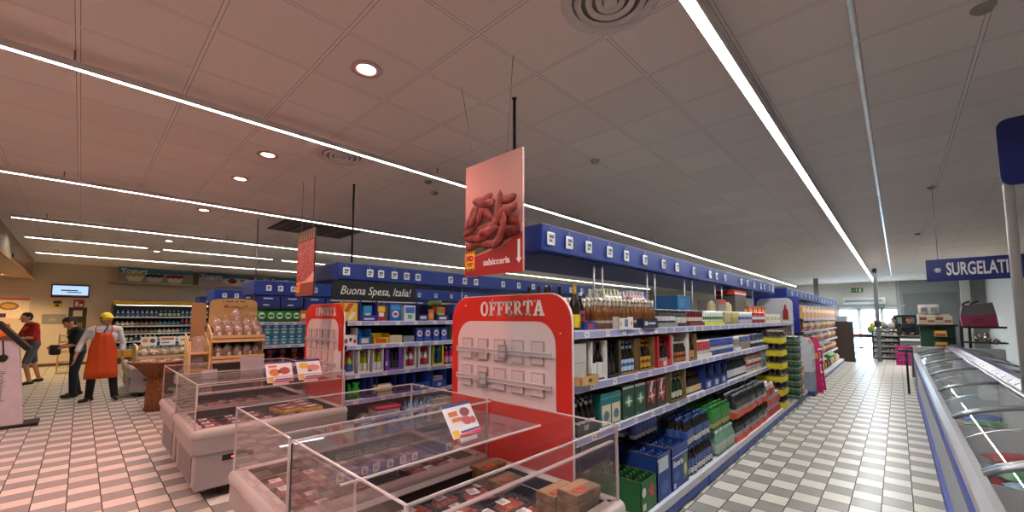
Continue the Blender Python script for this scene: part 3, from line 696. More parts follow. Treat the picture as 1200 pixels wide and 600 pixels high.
nv = tray(.30, .11, .085, '#151a3c', .9, pats=[(.15, .3, .35, .7, '#d0d0d8'), (.4, .4, .85, .6, '#d0d0d8')], cat='tray')
nv.put((XS-.035, 3.48, ZA), 0, 'low navy cardboard tray with pale print before the amber bottles')
def cans(cols, body, lab, y0, y1, tray_=None, rows=3, h=.15, nx=3, film=True, stack=1, z=ZA, X=XS, group=None, th=.25):
    k = pack(min(.24, (y1-y0)*.97), .15, h, body, cols, nx, 2, 'can', None, tray_, th, 'can_pack', film)
    n = max(1, round((y1-y0)/.25)); p = (y1-y0)/n
    for i in range(n):
        for s in range(stack):
            for j in range(rows): k.put((X-.10-j*.17, y0+(i+.5)*p, z+s*(h+.006)), 0, lab, group or lab[:60])
cans([('#d5d6da', .35, .6)], '#17171a', 'black can pack with silver letters on the top shelf', 3.76, 4.18, '#8a8a8e', 2, .17)
cans([('#d8d4c8', .2, .55)], '#14120f', 'black and cream can pack, just left of the dark red one', 4.22, 4.5, None, 2, .17)
cans([('#c9b0a8', .3, .55)], '#5a1418', 'dark red beer can pack on the top shelf', 4.55, 4.98, '#6a181c', 2, .17, film=False)
cans([('#e9e9e4', .3, .7), ('#1f7a3c', .38, .6)], '#d9e4da', 'white and green can pack with a lime base strip', 5.0, 5.75, '#c9dc2c', 2, .17, group='white and green can packs')
cans([('#c9b98a', .2, .8)], '#b8a878', 'tan can pack beside the green and white ones', 5.8, 6.15, None, 2, .17)
cans([('#dcd46a', .5, .85)], '#c9b57a', 'pale yellow can pack on the top shelf', 6.18, 6.5, None, 2, .17)
cans([('#3a5aa0', .35, .6)], '#dcdfe4', 'white can pack with a blue ring on the top shelf', 6.55, 7.2, None, 2, .17, group='white can packs with a blue ring')
cans([('#e8e0dc', .35, .6)], '#b4222c', 'red and white can pack next to the white and blue one', 7.25, 8.05, None, 2, .17, group='red and white can packs on the top shelf')
b = carton(.28, .22, .15, '#d8d2c0', [(.2, .3, .8, .7, '#a8906a')])
for i in range(4): b.put((XS-.13, 8.2+.3*i, ZA), 0, 'cream carton near the white end panel', 'cream cartons near the end panel')
b = carton(.28, .2, .30, '#a8481c', [(.1, .5, .9, .8, '#d88a3a'), (.2, .1, .8, .4, '#6a2410')])
for i in range(5): b.put((XS-.38, 7.9+.32*i, ZA), 0, 'tall orange brown box standing behind the cream cartons', 'orange boxes at the shelf end')
b = bottle('#8c1c22', '#c9c0b8', .3, .04, '#d8d8d8', None, parts=True)
# upper things standing further back
pk = pack(.34, .22, .17, '#c9a8a4', [('#b87a7c', .3, .6)], 5, 3, 'bottle', None, '#b06a6e', .5, 'bottle_pack', True, '#d9cfcb')
pk.put((-2.05, 3.98, ZA+.19), 0, 'pink tray of small clear bottles raised behind the black can packs')
pb = carton(.22, .2, .17, '#9a7a78'); pb.put((-2.05, 3.98, ZA), 0, 'dull pink carton under the pink tray of small bottles')
pk = pack(.34, .22, .17, '#a8a48c', [('#d8d2a0', .3, .6)], 5, 3, 'bottle', None, '#5a5a4a', .3, 'bottle_pack', True, '#e8e0b0')
pk.put((-2.05, 3.45, ZA+.19), 0, 'tray of pale capped bottles raised behind the amber bottles')
carton(.3, .2, .185, '#4a4038').put((-2.05, 3.45, ZA), 0, 'brown carton carrying the tray of pale capped bottles')
carton(.42, .3, .36, '#1c5a8c', [(.1, .6, .5, .9, '#2a76a8')]).put((-2.05, 5.1, ZA), 0, 'tall blue cardboard box at the back of the top shelf')
carton(.36, .3, .36, '#8a8276', [(0, .8, 1, 1, '#b01c20')]).put((-2.05, 6.6, ZA), 0, 'grey box with a red rim at the back of the top shelf')
jr = bottle('#c9bb98', '#d8ccae', .34, .06, '#d0c4a0', None, (.1, .5), shape=lambda h, r: [(r*.9, 0), (r, .02), (r, h*.8), (r*.8, h*.9), (r*.7, h*.93)])
fill(jr, -1.92, ZA, 6.3, 7.9, .16, 1, .14, 'cream jar with a lid showing above the white can packs', 'cream jars above the can packs')
carton(.7, .3, .07, '#c4281f', [(.02, .1, .98, .45, '#e8e4e0')]).put((-2.05, 7.6, ZA+.47), 0, 'flat red and white box on the very top, under the header')
carton(.66, .3, .46, '#5a5048').put((-2.05, 7.6, ZA), 0, 'dark brown carton under the flat red and white box')
# second shelf
def grp(trk, bot, y, z, nb, w, lab, blab, X=XS, rows=2, dx=.07):
    trk.put((X-.10, y, z), 0, lab)
    for j in range(rows):
        for i in range(nb): bot.put((X-.047-j*dx, y-w/2+(i+.5)*w/nb, z+.007), random.uniform(0, 6), blab, blab)
tray(.20, .2, .29, '#b9b6b4', .97, pats=[(.1, .5, .9, .52, '#8a8684'), (.1, .12, .12, .9, '#8a8684')]).put((XS-.11, 2.40, ZB), 0, 'tall plain grey white carton at the near end of the second shelf')
tray(.22, .1, .06, '#c9a268', .95, pats=[(.4, .3, .6, .7, '#5a4426')]).put((XS+.0, 2.45, ZB+.0), 0, 'low kraft strip tray before the grey white carton')
bw = bottle('#0a0a0a', '#dcdad8', .27, .038, '#0a0a0a', None, (.08, .46)); grp(tray(.21, .2, .29, '#dddcd8', .12, '#d0cfcc', pats=[(.2, .03, .8, .07, '#202020')]), bw, 2.66, ZB, 2, .19, 'white display carton of two tall black bottles with white labels', 'black bottle with a large white label')
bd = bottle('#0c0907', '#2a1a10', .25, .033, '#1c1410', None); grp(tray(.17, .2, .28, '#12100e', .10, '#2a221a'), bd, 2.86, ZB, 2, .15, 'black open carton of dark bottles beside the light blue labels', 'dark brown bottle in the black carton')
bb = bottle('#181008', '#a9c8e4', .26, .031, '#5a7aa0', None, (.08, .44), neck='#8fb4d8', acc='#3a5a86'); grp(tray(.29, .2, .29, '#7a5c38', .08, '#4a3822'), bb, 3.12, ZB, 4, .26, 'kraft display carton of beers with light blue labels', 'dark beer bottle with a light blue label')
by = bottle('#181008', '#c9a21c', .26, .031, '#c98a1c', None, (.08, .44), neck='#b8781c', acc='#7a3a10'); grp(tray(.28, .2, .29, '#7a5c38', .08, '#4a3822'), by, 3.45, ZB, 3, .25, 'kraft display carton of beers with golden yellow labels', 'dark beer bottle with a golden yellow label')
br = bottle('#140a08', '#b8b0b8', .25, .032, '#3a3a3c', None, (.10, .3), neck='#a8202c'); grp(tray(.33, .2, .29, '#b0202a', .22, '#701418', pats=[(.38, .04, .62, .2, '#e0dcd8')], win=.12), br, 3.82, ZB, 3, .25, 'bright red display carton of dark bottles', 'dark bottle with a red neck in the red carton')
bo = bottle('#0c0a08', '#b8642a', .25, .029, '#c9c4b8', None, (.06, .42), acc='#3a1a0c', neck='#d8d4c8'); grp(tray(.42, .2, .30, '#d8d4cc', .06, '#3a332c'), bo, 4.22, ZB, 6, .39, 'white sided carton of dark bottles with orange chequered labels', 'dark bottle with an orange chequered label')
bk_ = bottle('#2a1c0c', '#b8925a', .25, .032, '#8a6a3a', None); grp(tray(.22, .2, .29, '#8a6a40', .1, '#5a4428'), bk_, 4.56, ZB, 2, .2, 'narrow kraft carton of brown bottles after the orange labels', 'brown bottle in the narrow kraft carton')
cans([('#d8d0cc', .2, .42), ('#c0242a', .42, .9)], '#c9b898', 'red and white can pack with a peach lid strip on the second shelf', 4.74, 5.2, '#dcdad8', 2, .2, z=ZB, group='red and white can packs on the second shelf')
cans([('#dfe4ec', .3, .5)], '#24489c', 'blue and white can pack on the second shelf', 5.22, 6.15, None, 2, .2, z=ZB, group='blue and white can packs on the second shelf')
cans([('#9a908c', .4, .8)], '#c9c9c9', 'grey and white can pack on the second shelf', 6.18, 6.5, '#dcdcdc', 2, .2, z=ZB)
cans([('#2a5aa4', .55, .9)], '#b89a78', 'tan can pack with a blue band on the second shelf', 6.52, 7.05, None, 2, .2, z=ZB, group='tan can packs with a blue band')
cans([('#c9ced8', .3, .5)], '#1a2c54', 'dark blue can pack near the crates of brown bottles', 7.08, 7.9, None, 2, .2, z=ZB, group='dark blue can packs on the second shelf')
b = carton(.3, .25, .26, '#3a3028', [(.2, .3, .8, .7, '#6a5a44')])
for i in range(7): b.put((XS-.14, 8.15+.33*i, ZB), 0, 'dark carton in the shaded far part of the second shelf', 'dark cartons at the far end')
# third shelf
b3 = bottle('#100808', '#c9c4c0', .25, .032, '#5a5a5c', None, (.10, .36), neck='#c9c6c2', acc='#a02028'); grp(tray(.28, .2, .09, '#1c2a28', .9, pats=[(.3, .4, .5, .8, '#8a9a94')]), b3, 2.5, ZC, 4, .26, 'low dark tray of black bottles with white and red labels', 'black bottle with a white and red label', rows=3)
carton(.30, .24, .245, '#1a6a6c', [(.05, .06, .47, .66, '#d9cfa4'), (.53, .06, .95, .66, '#d9cfa4'), (.12, .18, .40, .48, '#5a7488', 'o'), (.60, .18, .88, .48, '#5a7488', 'o'), (.0, .84, 1, .9, '#2b8a86')], top='#2c2c22').put((XS-.13, 2.83, ZC), 0, 'teal beer carton with two cream label panels')
cg = carton(.20, .24, .26, '#173c2a', [(.03, .92, .97, 1, '#a8b8ac'), (.2, .35, .8, .72, '#3a8a54', 'o'), (.14, .34, .86, .7, '#d8dad4', '4'), (.05, .05, .4, .1, '#2b7a44')], top='#c9b8a0')
for i in range(2): cg.put((XS-.13, 3.11+.21*i, ZC), 0, 'dark green beer box with a white four pointed star', 'green boxes with a white star')
cr_ = carton(.20, .24, .26, '#2a1c1c', [(.03, .93, .97, 1, '#b8503c'), (.1, .3, .5, .9, '#c03a28', '/'), (.5, .2, .9, .7, '#c03a28', '/'), (.3, .62, .7, .98, '#d8d4cc', '/'), (.14, .3, .86, .66, '#e0dcd4', '4')], top='#8a2a24')
for i in range(2): cr_.put((XS-.13, 3.535+.21*i, ZC), 0, 'black and red beer box with a white star', 'red and black boxes with a white star')
gb = bottle('#163018', '#c9c9b8', .25, .032, '#8a6a4a', None, (.1, .32), neck='#a08a70'); grp(tray(.40, .22, .29, '#7a6a48', .10, '#4a4230', win=.06), gb, 4.10, ZC, 4, .36, 'open kraft carton of green glass beer bottles', 'green beer bottle with a pale round label')
b5 = bottle('#1c100a', '#d0bc90', .21, .030, '#8a2a24', None, (.1, .4)); fill(b5, XS-.02, ZC, 4.34, 4.86, .066, 2, .07, 'short brown bottle with a cream label and red cap on the third shelf', 'short brown bottles with cream labels')
bn = carton(.26, .22, .26, '#1a2a6c', [(.1, .1, .9, .45, '#2c4aa0'), (.35, .15, .65, .4, '#c9ccd8', 'o')])
bnb = bottle('#0c0e1c', '#24407c', .25, .032, '#202a5a', None)
for i in range(3): grp(tray(.26, .2, .27, '#1c3078', .35, '#101a40', pats=[(.3, .08, .7, .3, '#c9ccdc')]), bnb, 5.02+.28*i, ZC, 3, .24, ('first', 'middle', 'last')[i] + ' of the three navy blue cartons of dark bottles on the third shelf', 'dark bottle in a navy carton', rows=1)
bl = bottle('#0e1410', '#cfcfcf', .31, .036, '#4a6a54', '#5a6a60', (.10, .40)); fill(bl, XS-.02, ZC, 5.82, 6.72, .08, 3, .08, 'tall dark bottle with a large white label in the dense line on the third shelf', 'tall dark bottles with white labels')
cans([('#c02c30', .6, .9), ('#8a98c0', .3, .5)], '#d8d8dc', 'white can pack with red top band on the third shelf', 6.75, 7.6, '#c9b48a', 2, .14, z=ZC, stack=2, group='white can packs with a red top band')
b = carton(.3, .24, .27, '#8a949c', [(.1, .1, .9, .5, '#5a646e')])
for i in range(8): b.put((XS-.14, 7.75+.33*i, ZC), 0, 'grey carton in the far part of the third shelf', 'grey cartons far along the third shelf')
# base shelf
XBF = -1.45
def opencrate(w, d, h, col, name, pats, bot, nx, ny, lab, blab, loc, rz=0, text=None, ts=.05, tp=None, rot=None, inner='#8a6c44'):
    t = empty(name, loc, rz, label=lab, cat='crate'); c = M(col, .5, 0, .06); i = M(inner, .7); k = .006
    MB().box(-d/2, d/2, -w/2, w/2, 0, k, c).build('bottom', t)
    for (a0, a1, b0, b1) in ((-d/2, d/2, -w/2, -w/2+k), (-d/2, d/2, w/2-k, w/2), (-d/2, -d/2+k, -w/2, w/2)): MB().box(a0, a1, b0, b1, k, h, c).box(a0+k*(a1-a0 > .1), a1-k*(a1-a0 > .1), b0+k*(b1-b0 > .1), b1-k*(b1-b0 > .1), h, h+.001, i).build('side', t)
    f = MB().box(d/2-k, d/2, -w/2, w/2, k, h, c); prints(f, w, h, d/2, pats)
    if text: f.text(text, M('#d8dce8', .5), ts, (d/2+.003, tp[0], tp[1]), (0, 1, 0), bold=.0015)
    f.build('front', t)
    for a in range(nx):
        for b_ in range(ny):
            x = -d/2+.02+(a+.5)*(d-.04)/nx; y = -w/2+.02+(b_+.5)*(w-.04)/ny
            v = Matrix.Rotation(rz, 3, 'Z') @ Vector((x, y, .008)); bot.put((loc[0]+v.x, loc[1]+v.y, loc[2]+v.z), 0, blab, blab)
    return t
hb = bottle('#15381c', '#2c6a34', .24, .029, '#1c5a2a', None, seg=10); bb2 = bottle('#1c1206', '#16306c', .33, .029, '#284a9c', None, neck='#2c4c9c', seg=10)
opencrate(.27, .44, .24, '#17602c', 'beer_crate', [(.42, .30, .92, .86, '#c03428', '*'), (.1, .1, .3, .3, '#c9d8c4'), (.06, .5, .3, .8, '#d8e0d0', 'o')], hb, 5, 4, 'green beer crate with a red star at the near end of the bottom shelf', 'green bottle inside the crate with the red star', (XBF-.24, 3.10, Z0))
opencrate(.27, .44, .36, '#1a3c84', 'beer_crate', [(.1, .62, .8, .92, '#d0d4d8'), (.2, .1, .8, .4, '#2f5aa8', 'o'), (0, .88, .08, .92, '#c9ccd8')], bb2, 5, 4, 'nearer blue open beer carton with a white sticker', 'brown bottle in the nearer blue open carton', (XBF-.24, 3.39, Z0))
opencrate(.37, .44, .36, '#1a3c84', 'beer_crate', [(.68, .12, .92, .70, '#5a7a2a'), (.72, .2, .88, .5, '#d8c48a', 'o'), (.12, .2, .44, .42, '#2f5aa8', 'o'), (.0, .75, 1, .78, '#c9cede'), (.08, .04, .2, .16, '#c9ccd8')], bb2, 5, 5, 'further blue open beer carton, with white lettering and a printed bottle', 'brown bottle in the further blue open carton', (XBF-.24, 3.73, Z0), text='Bavaria', ts=.075, tp=(-.055, .215))
bp_ = pack(.21, .21, .25, '#1a140c', [('#d6dae4', .1, .3), ('#2c56a8', .34, .6)], 3, 3, 'bottle', None, None, name='bottle_pack', cap='#2c56a8')
f1 = MB(); 
for i in range(3):
    for s in range(2 if i else 2):
        for j in range(2): bp_.put((XBF-.13-.22*j-.02*s, 4.06+.228*i, Z0+s*.258), random.uniform(-.12, .12), 'clear film pack of beer bottles with blue and white labels on the bottom shelf', 'blue and white beer packs')
bp3 = pack(.22, .22, .22, '#0d1020', [('#2a58b4', .3, .85), ('#c8ccd4', .12, .28)], 3, 2, 'bottle', None, None, cap='#3a68c4')
for i in range(5): bp3.put((XBF-.34-.0*i, 3.45+.24*i, Z0+.52-(.12 if i < 2 else 0)+.0), 0, 'dark blue topped bottle pack at the back of the bottom shelf, above the open cartons', 'blue topped packs at the back')
gp = pack(.30, .22, .25, '#1c5a26', [('#2f8a34', .3, .9), ('#b8b04a', .12, .3)], 4, 3, 'bottle', None, None, cap='#2f8a34')
gl = pack(.30, .22, .25, '#7aa08a', [('#b8ccb8', .1, .5)], 4, 3, 'bottle', None, None, cap='#d8e4d8')
for i in range(2):
    for j in range(2):
        gl.put((XBF-.12-.22*j, 4.90+.32*i, Z0), 0, 'pale green pack of clear bottles at floor level', 'pale green bottle packs')
        gp.put((XBF-.16-.22*j, 4.88+.32*i, Z0+.258), random.uniform(-.1, .1), 'bright green pack of beer bottles on top of the pale green packs', 'bright green bottle packs')
ck = pack(.30, .26, .27, '#0d0d10', [('#b8bcc0', .16, .36)], 4, 3, 'bottle', None, '#d24a20', .24, cap='#8a8c90')
n = 0
for i in range(5):
    for s in range(2):
        for j in range(2): ck.put((XBF-.14-.28*j, 5.58+.33*i, Z0+s*.28), random.uniform(-.07, .07), 'pack of black bottles in an orange cardboard tray, two high on the bottom shelf', 'black bottle packs in orange trays')
rc = pack(.26, .22, .15, '#b8b4a8', [('#c9c4b8', .3, .8)], 4, 3, 'can', None, '#b02428', .62, 'can_pack')
for i in range(3):
    for s in range(3 if i < 2 else 2):
        for j in range(2): rc.put((XBF-.13-.24*j, 7.2+.275*i-.02, Z0+s*.158), random.uniform(-.08, .08), 'can pack in a red and white tray near the crates of brown bottles', 'red and white can trays on the bottom shelf')
# tall piles at the far end : brown bottles with yellow strips, green cans
yc_ = pack(.40, .38, .20, '#2c1408', [('#8a7a50', .3, .5)], 5, 5, 'bottle', None, '#d2c212', .42, 'bottle_pack', True, '#c9c0a8')
for s in range(6): yc_.put((XBF-.16, 8.16, Z0+s*.212), 0, ('lowest', 'second', 'third', 'fourth', 'fifth', 'topmost')[s]+' tray of brown bottles in the tall pile with bright yellow strips')
gc = pack(.36, .3, .12, '#1f4a2c', [('#7a9a80', .3, .5)], 5, 4, 'can', None, '#3a5a40', .25, 'can_pack')
for s in range(9): gc.put((XBF-.06, 9.2, Z0+s*.126), 0, 'green can tray in the tall pile beside the yellow strips', 'green can trays in the tall pile')
ob = carton(.36, .3, .26, '#9a6a3a', [(.1, .1, .9, .9, '#b8452a'), (.3, .3, .7, .7, '#d8b060')])
for s in range(2): ob.put((XBF-.1, 9.72, Z0+s*.265), 0, ('lower', 'upper')[s]+' of two brown and orange boxes past the green can pile')
# white freestanding display with trays
t = empty('floor_display', (-1.56, 10.85, 0), label='white cardboard floor display with trays, between beer shelves and pink display', cat='display')
wm = M('#d4d6dc', .5)
MB().prism([(-.2, .5), (.2, .5), (.2, 1.05), (.12, 1.2), (-.2, 1.25)], 'y', -.22, -.2, wm).prism([(-.2, .5), (.2, .5), (.2, 1.05), (.12, 1.2), (-.2, 1.25)], 'y', .2, .22, wm).box(-.2, -.18, -.2, .2, .5, 1.25, wm).build('frame', t)
for z in (.5, .74, .98): MB().box(-.18, .2, -.2, .2, z, z+.02, wm).box(.19, .2, -.2, .2, z, z+.08, wm).build('tray', t)
MB().box(-.2, .22, -.22, .22, 0, .1, M('#2c4a80', .5)).box(-.2, .2, -.22, .22, .1, .5, M('#8a94a8', .5)).build('base', t)
ob2 = bottle('#c4562a', '#2c3a7a', .18, .03, '#e8e4e0', None, (.2, .5))
for z in (.52, .76, 1.0):
    for i in range(4): ob2.put((-1.44, 10.71+.09*i, z+.0), 0, 'small orange bottle on the white floor display', 'orange bottles on the white display')
t = empty('floor_display', (-1.40, 11.42, 0), label='tall pink cardboard display stand with a yellow band, standing in the aisle', cat='display')
pm = M('#c21e63', .5, 0, .1)
MB().prism([(-.14, 0), (.14, 0), (.1, .55), (.1, .85), (.02, 1.18), (-.14, 1.2)], 'y', -.17, -.15, pm).prism([(-.14, 0), (.14, 0), (.1, .55), (.1, .85), (.02, 1.18), (-.14, 1.2)], 'y', .32, .34, pm).box(-.14, -.12, -.15, .32, 0, 1.2, pm).build('side_panel', t)
for z in (.12, .4, .68, .92): MB().box(-.12, .09, -.15, .32, z, z+.015, M('#e8dfe2', .5)).build('shelf', t)
MB().box(-.12, .075, -.174, -.17, .74, .86, M('#c9a81c', .5)).box(-.06, .02, -.176, -.17, .98, 1.04, M('#2a2050', .4)).build('band', t)
pb_ = carton(.1, .08, .16, '#dcd2d6', [(.2, .3, .8, .8, '#c0406a')])
for z in (.135, .415, .695):
    for i in range(4): pb_.put((-1.37, 11.33+.115*i, z), 0, 'small pale box on the pink display stand', 'boxes on the pink display')
# snack gondola
gondola('distant shelving unit of snacks and biscuits with blue kick plate, past the pink display', -1.5, -1.66, -2.3, 12.0, 19.2, [1.62, 1.3, .95, .55], 1.95, .15, tags=.5)
palette = ['#b8502c', '#c98a3a', '#8f2a22', '#d6b45a', '#c9c4b4', '#6a3a20', '#d27a34', '#a8202c', '#e0d6bc', '#7a8a2c']
sn = []
for c in palette: sn.append(bag(.24, .12, .26, c, [(.15, .5, .85, .8, '#e8e0cc'), (.25, .15, .75, .45, random.choice(palette))], name='snack_bag'))
cn = {'#b8502c': 'rust', '#c98a3a': 'ochre', '#8f2a22': 'dark red', '#d6b45a': 'golden', '#c9c4b4': 'ivory', '#6a3a20': 'brown', '#d27a34': 'orange', '#a8202c': 'crimson', '#e0d6bc': 'cream', '#7a8a2c': 'olive green'}
for z in (1.3, .95, .55):
    y = 12.15
    while y < 19:
        i = random.randrange(10); sn[i].put((-1.74, y, z), 0, cn[palette[i]]+' snack bag on the distant snack shelves', cn[palette[i]]+' snack bags'); y += .27
tall = [carton(.2, .1, .3, c, [(.1, .55, .9, .85, '#e8dfc8'), (.2, .1, .8, .45, d)], name='biscuit_box') for c, d in (('#c9481f', '#e8a040'), ('#d8a850', '#8f2a22'), ('#d8cfb8', '#c98a3a'))]
y = 12.15; i = 0
while y < 19:
    i = (i+1) % 3; tall[i].put((-1.72, y, 1.62), 0, ('red', 'golden', 'cream')[i]+' biscuit box on the top of the snack shelves', ('red', 'golden', 'cream')[i]+' biscuit boxes'); y += .23
gd = carton(.36, .3, .26, '#a8801c', [(.25, .6, .5, .85, '#e8e0b8'), (.2, .1, .8, .4, '#8a5a14')])
for s in range(3): gd.put((-1.66, 12.45, .155+.265*s), 0, ('lowest', 'middle', 'topmost')[s]+' of the piled golden boxes behind the pink display')
for i, y in enumerate((12.95, 13.5, 14.05, 14.6, 15.2, 15.8, 16.5, 17.2, 18)):
    for s in range(2): sn[(i*3+s) % 10].put((-1.6, y, .155+.0*s), 0, 'bulky snack bag on the bottom of the snack shelves', 'bulky snack bags at the bottom') if s == 0 else None
gs = bag(.3, .2, .12, '#3f8a34', name='salad_bag')
for i in range(4): gs.put((-1.55, 15.2+.3*i, .45), 0, 'green bag lying over the lower snack bags', 'green bags on the lower snacks')
t = empty('floor_display', (-1.42, 19.8, 0), label='tall dark brown display panel closing the far end of the snack shelves', cat='display')
MB().box(-.5, .2, -.03, .03, 0, 1.5, M('#33231d', .6)).box(-.5, .2, .03, .5, 0, .1, M('#33231d', .6)).build('panel', t)
for z in (.3, .6, .9, 1.2, 1.48): MB().box(-.3, .24, .03, .5, z, z+.02, M('#4a4a4c', .5)).build('shelf', t)
carton(.5, .4, .2, '#a9adb0').put((-1.6, 20.08, 1.501), 0, 'grey carton on top of the dark brown display panel')
# ------------------------------------------------------------------ gondola 2 : cleaning products
X2 = -5.08
P2 = lambda px: Yat(px, X2+.02)
gondola('long shelving unit of cleaning products between the two red panels', -4.98, X2, -5.62, 2.335, 11.0, [1.60, 1.295, .925, .60], 1.7, .16, tags=.3)
def put2(k, a, b, z, lab, group=None, rz=0, back=.1): return k.put((X2-back, (P2(a)+P2(b))/2, z), rz, lab, group)
def wid(a, b): return (P2(b)-P2(a))*.95
Z1, Z2, Z3, Z4 = 1.60, 1.295, .925, .60
put2(carton(wid(403, 421), .14, .24, '#c98a1c', [(.05, .05, .95, .95, '#d8b040'), (.0, .5, .7, .95, '#b84a2a', '/'), (.3, .1, .9, .5, '#d8d0c0', '/')], name='detergent_pack'), 403, 421, Z1, 'yellow and orange striped pack at the near end of the top cleaning shelf')
put2(tray(wid(422, 443), .2, .26, '#23338c', .3, '#8a6a44', side=.27, pats=[(.2, .08, .8, .16, '#c9ccd8')]), 422, 443, Z1, 'deep blue open carton on the top cleaning shelf')
tb = carton(.13, .08, .2, '#2a6a94', [(.1, .5, .9, .9, '#1f88b0'), (.2, .1, .8, .5, '#b8c0c4')])
tb.put((X2-.07, P2(432), Z1+.007), 0, 'teal and grey pack inside the deep blue open carton')
put2(carton(wid(444, 456), .14, .21, '#a8203c', [(.0, .6, .8, .95, '#d6b828'), (.1, .3, .6, .55, '#e0dcd8'), (.7, .0, 1, 1, '#5a4030')], name='detergent_pack'), 444, 456, Z1, 'red and yellow pack between two blue ones on the top cleaning shelf')
put2(carton(wid(458, 472), .14, .24, '#1f5aa0', [(.2, .2, .8, .6, '#d0dce8', 'o'), (.1, .65, .9, .9, '#3a8ac8'), (.3, .3, .7, .5, '#b83a3a', 'o')], name='detergent_pack'), 458, 472, Z1, 'light blue detergent pack with a round white print')
put2(carton(wid(475, 489), .14, .22, '#c4ccd4', [(.1, .5, .9, .9, '#3a6ab0'), (.3, .15, .7, .4, '#5aa04a')], name='detergent_pack'), 475, 489, Z1, 'white and blue detergent pack on the top cleaning shelf')
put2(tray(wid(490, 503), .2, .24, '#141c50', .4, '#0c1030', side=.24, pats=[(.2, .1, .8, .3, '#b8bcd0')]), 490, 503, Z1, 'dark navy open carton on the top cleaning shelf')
put2(carton(wid(504, 511), .12, .17, '#d26a1c', [(.1, .2, .9, .7, '#e0a040')], name='detergent_pack'), 504, 511, Z1, 'narrow orange pack beside the navy tray')
put2(tray(wid(512, 527), .2, .2, '#1a2260', .45, side=.1, pats=[(.2, .1, .8, .3, '#c9ccd8')]), 512, 527, Z1, 'navy tray holding an orange and green pack beside the big red panel')
carton(.16, .12, .2, '#c9501c', [(.1, .5, .6, .9, '#3a9a3a'), (.2, .1, .9, .5, '#e0b040')], name='detergent_pack').put((X2-.1, P2(519), Z1+.01), 0, 'orange and green pack standing in the navy tray')
bag(.26, .16, .1, '#5a6a1c').put((X2-.15, P2(517), Z1+.22), 0, 'olive green bag lying on the orange and green pack')
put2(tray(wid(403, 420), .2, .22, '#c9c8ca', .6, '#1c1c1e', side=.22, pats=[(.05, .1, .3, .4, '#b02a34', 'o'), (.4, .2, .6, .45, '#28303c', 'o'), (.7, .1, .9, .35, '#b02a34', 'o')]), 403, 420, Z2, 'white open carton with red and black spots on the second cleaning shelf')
put2(tray(wid(421, 436), .2, .2, '#1f6ab4', .5, side=.2, pats=[(.2, .1, .8, .4, '#c9b89a')]), 421, 436, Z2, 'bright blue open carton on the second cleaning shelf')
put2(tray(wid(438, 457), .2, .14, '#d8b414', .6, side=.14, pats=[(.15, .1, .85, .5, '#b8382a')]), 438, 457, Z2, 'yellow open tray on the second cleaning shelf')
fl = carton(.2, .14, .035, '#b8a888', name='cloth_pack')
for s in range(3): fl.put((X2-.1, P2(466), Z2+s*.036), 0, 'flat beige pack in the low pile beside the yellow tray', 'flat beige packs')
put2(carton(wid(475, 488), .14, .09, '#6f7a7a', name='cloth_pack'), 475, 488, Z2, 'grey green pack next to the flat beige packs')
nb = carton(wid(490, 499), .12, .2, '#14307c', [(.15, .35, .85, .85, '#b8c4dc', 'o'), (.3, .5, .7, .7, '#b03044', 'o'), (.1, .1, .9, .25, '#2a56a8')], name='detergent_pack')
for a in (490, 499.5, 509.5, 518.5): put2(nb, a, a+9, Z2, 'navy pack with a round pale print, in the line of four', 'four navy packs on the second cleaning shelf')
# bottles with trigger heads
def spray(body, lab, trig, h=.27, r=.037):
    t = empty('spray_bottle'); MB().lathe([(r*.95, 0), (r, .01), (r, h*.5), (r*.75, h*.62), (r*.4, h*.74), (r*.36, h*.8)], M(body, .25), 12).build('body', t)
    MB().lathe([(r*1.02, h*.1), (r*1.02, h*.45)], M(lab, .5), 12, capb=False, capt=False).build('label', t)
    m = MB().lathe([(r*.45, h*.78), (r*.45, h*.86), (r*.3, h*.9)], M(trig, .4), 10); m.rbox(-.012, .05, -.012, .012, h*.87, h, .006, M(trig, .4), 2); m.prism([(.025, h*.88), (.045, h*.74), (.035, h*.74), (.012, h*.88)], 'y', -.006, .006, M(trig, .4)); m.build('trigger', t)
    return Kind(t, 'bottle')
def det(body, lab, cap, h=.27, r=.036):
    return bottle(body, lab, h, r, cap, None, (.12, .45), shape=lambda h, r: [(r*.95, 0), (r, .012), (r, h*.55), (r*.8, h*.68), (r*.38, h*.8), (r*.36, h*.93)], name='plastic_bottle')
def bay(a, b, col, k, n, lab, blab, win=.12, fh=.12, z=Z3, h=.3, rows=2, pats=()):
    w = wid(a, b); tray(w, .22, h, col, fh, win=win, pats=pats).put((X2-.12, (P2(a)+P2(b))/2, z), 0, lab)
    for j in range(rows):
        for i in range(n): k.put((X2-.07-.085*j, (P2(a)+P2(b))/2-w/2*(1-win)+(i+.5)*w*(1-win)/n, z+.007), random.uniform(-.2, .2), blab, blab)
sp1 = spray('#9aa83a', '#3a5aa0', '#b02430'); bay(401, 418, '#cfcfd2', sp1, 2, 'pale carton of green spray bottles nearest the small red panel', 'yellow green spray bottle with a red trigger', .05)
d1 = det('#8a901c', '#c9ccb8', '#a82028'); bay(421, 436, '#dadadc', d1, 2, 'white carton of olive bottles with round labels', 'olive detergent bottle with a pale round label')
d2 = det('#a0b41c', '#c9d4d8', '#a82028'); bay(438, 452, '#dcdcd8', d2, 2, 'white carton of lime bottles beside the purple carton', 'lime detergent bottle with a pale label')
d3 = det('#14121c', '#2a2a34', '#0c0c10'); bay(453, 474, '#6a3c9c', d3, 3, 'purple carton of black detergent bottles', 'black detergent bottle in the purple carton', .22, pats=[(.0, .2, .12, .45, '#d0b8e0', 'o')])
sp2 = spray('#d0d0d0', '#a02a38', '#b01c28'); bay(475, 490, '#d4d4d6', sp2, 2, 'nearer white carton of white spray bottles', 'white spray bottle with a red trigger')
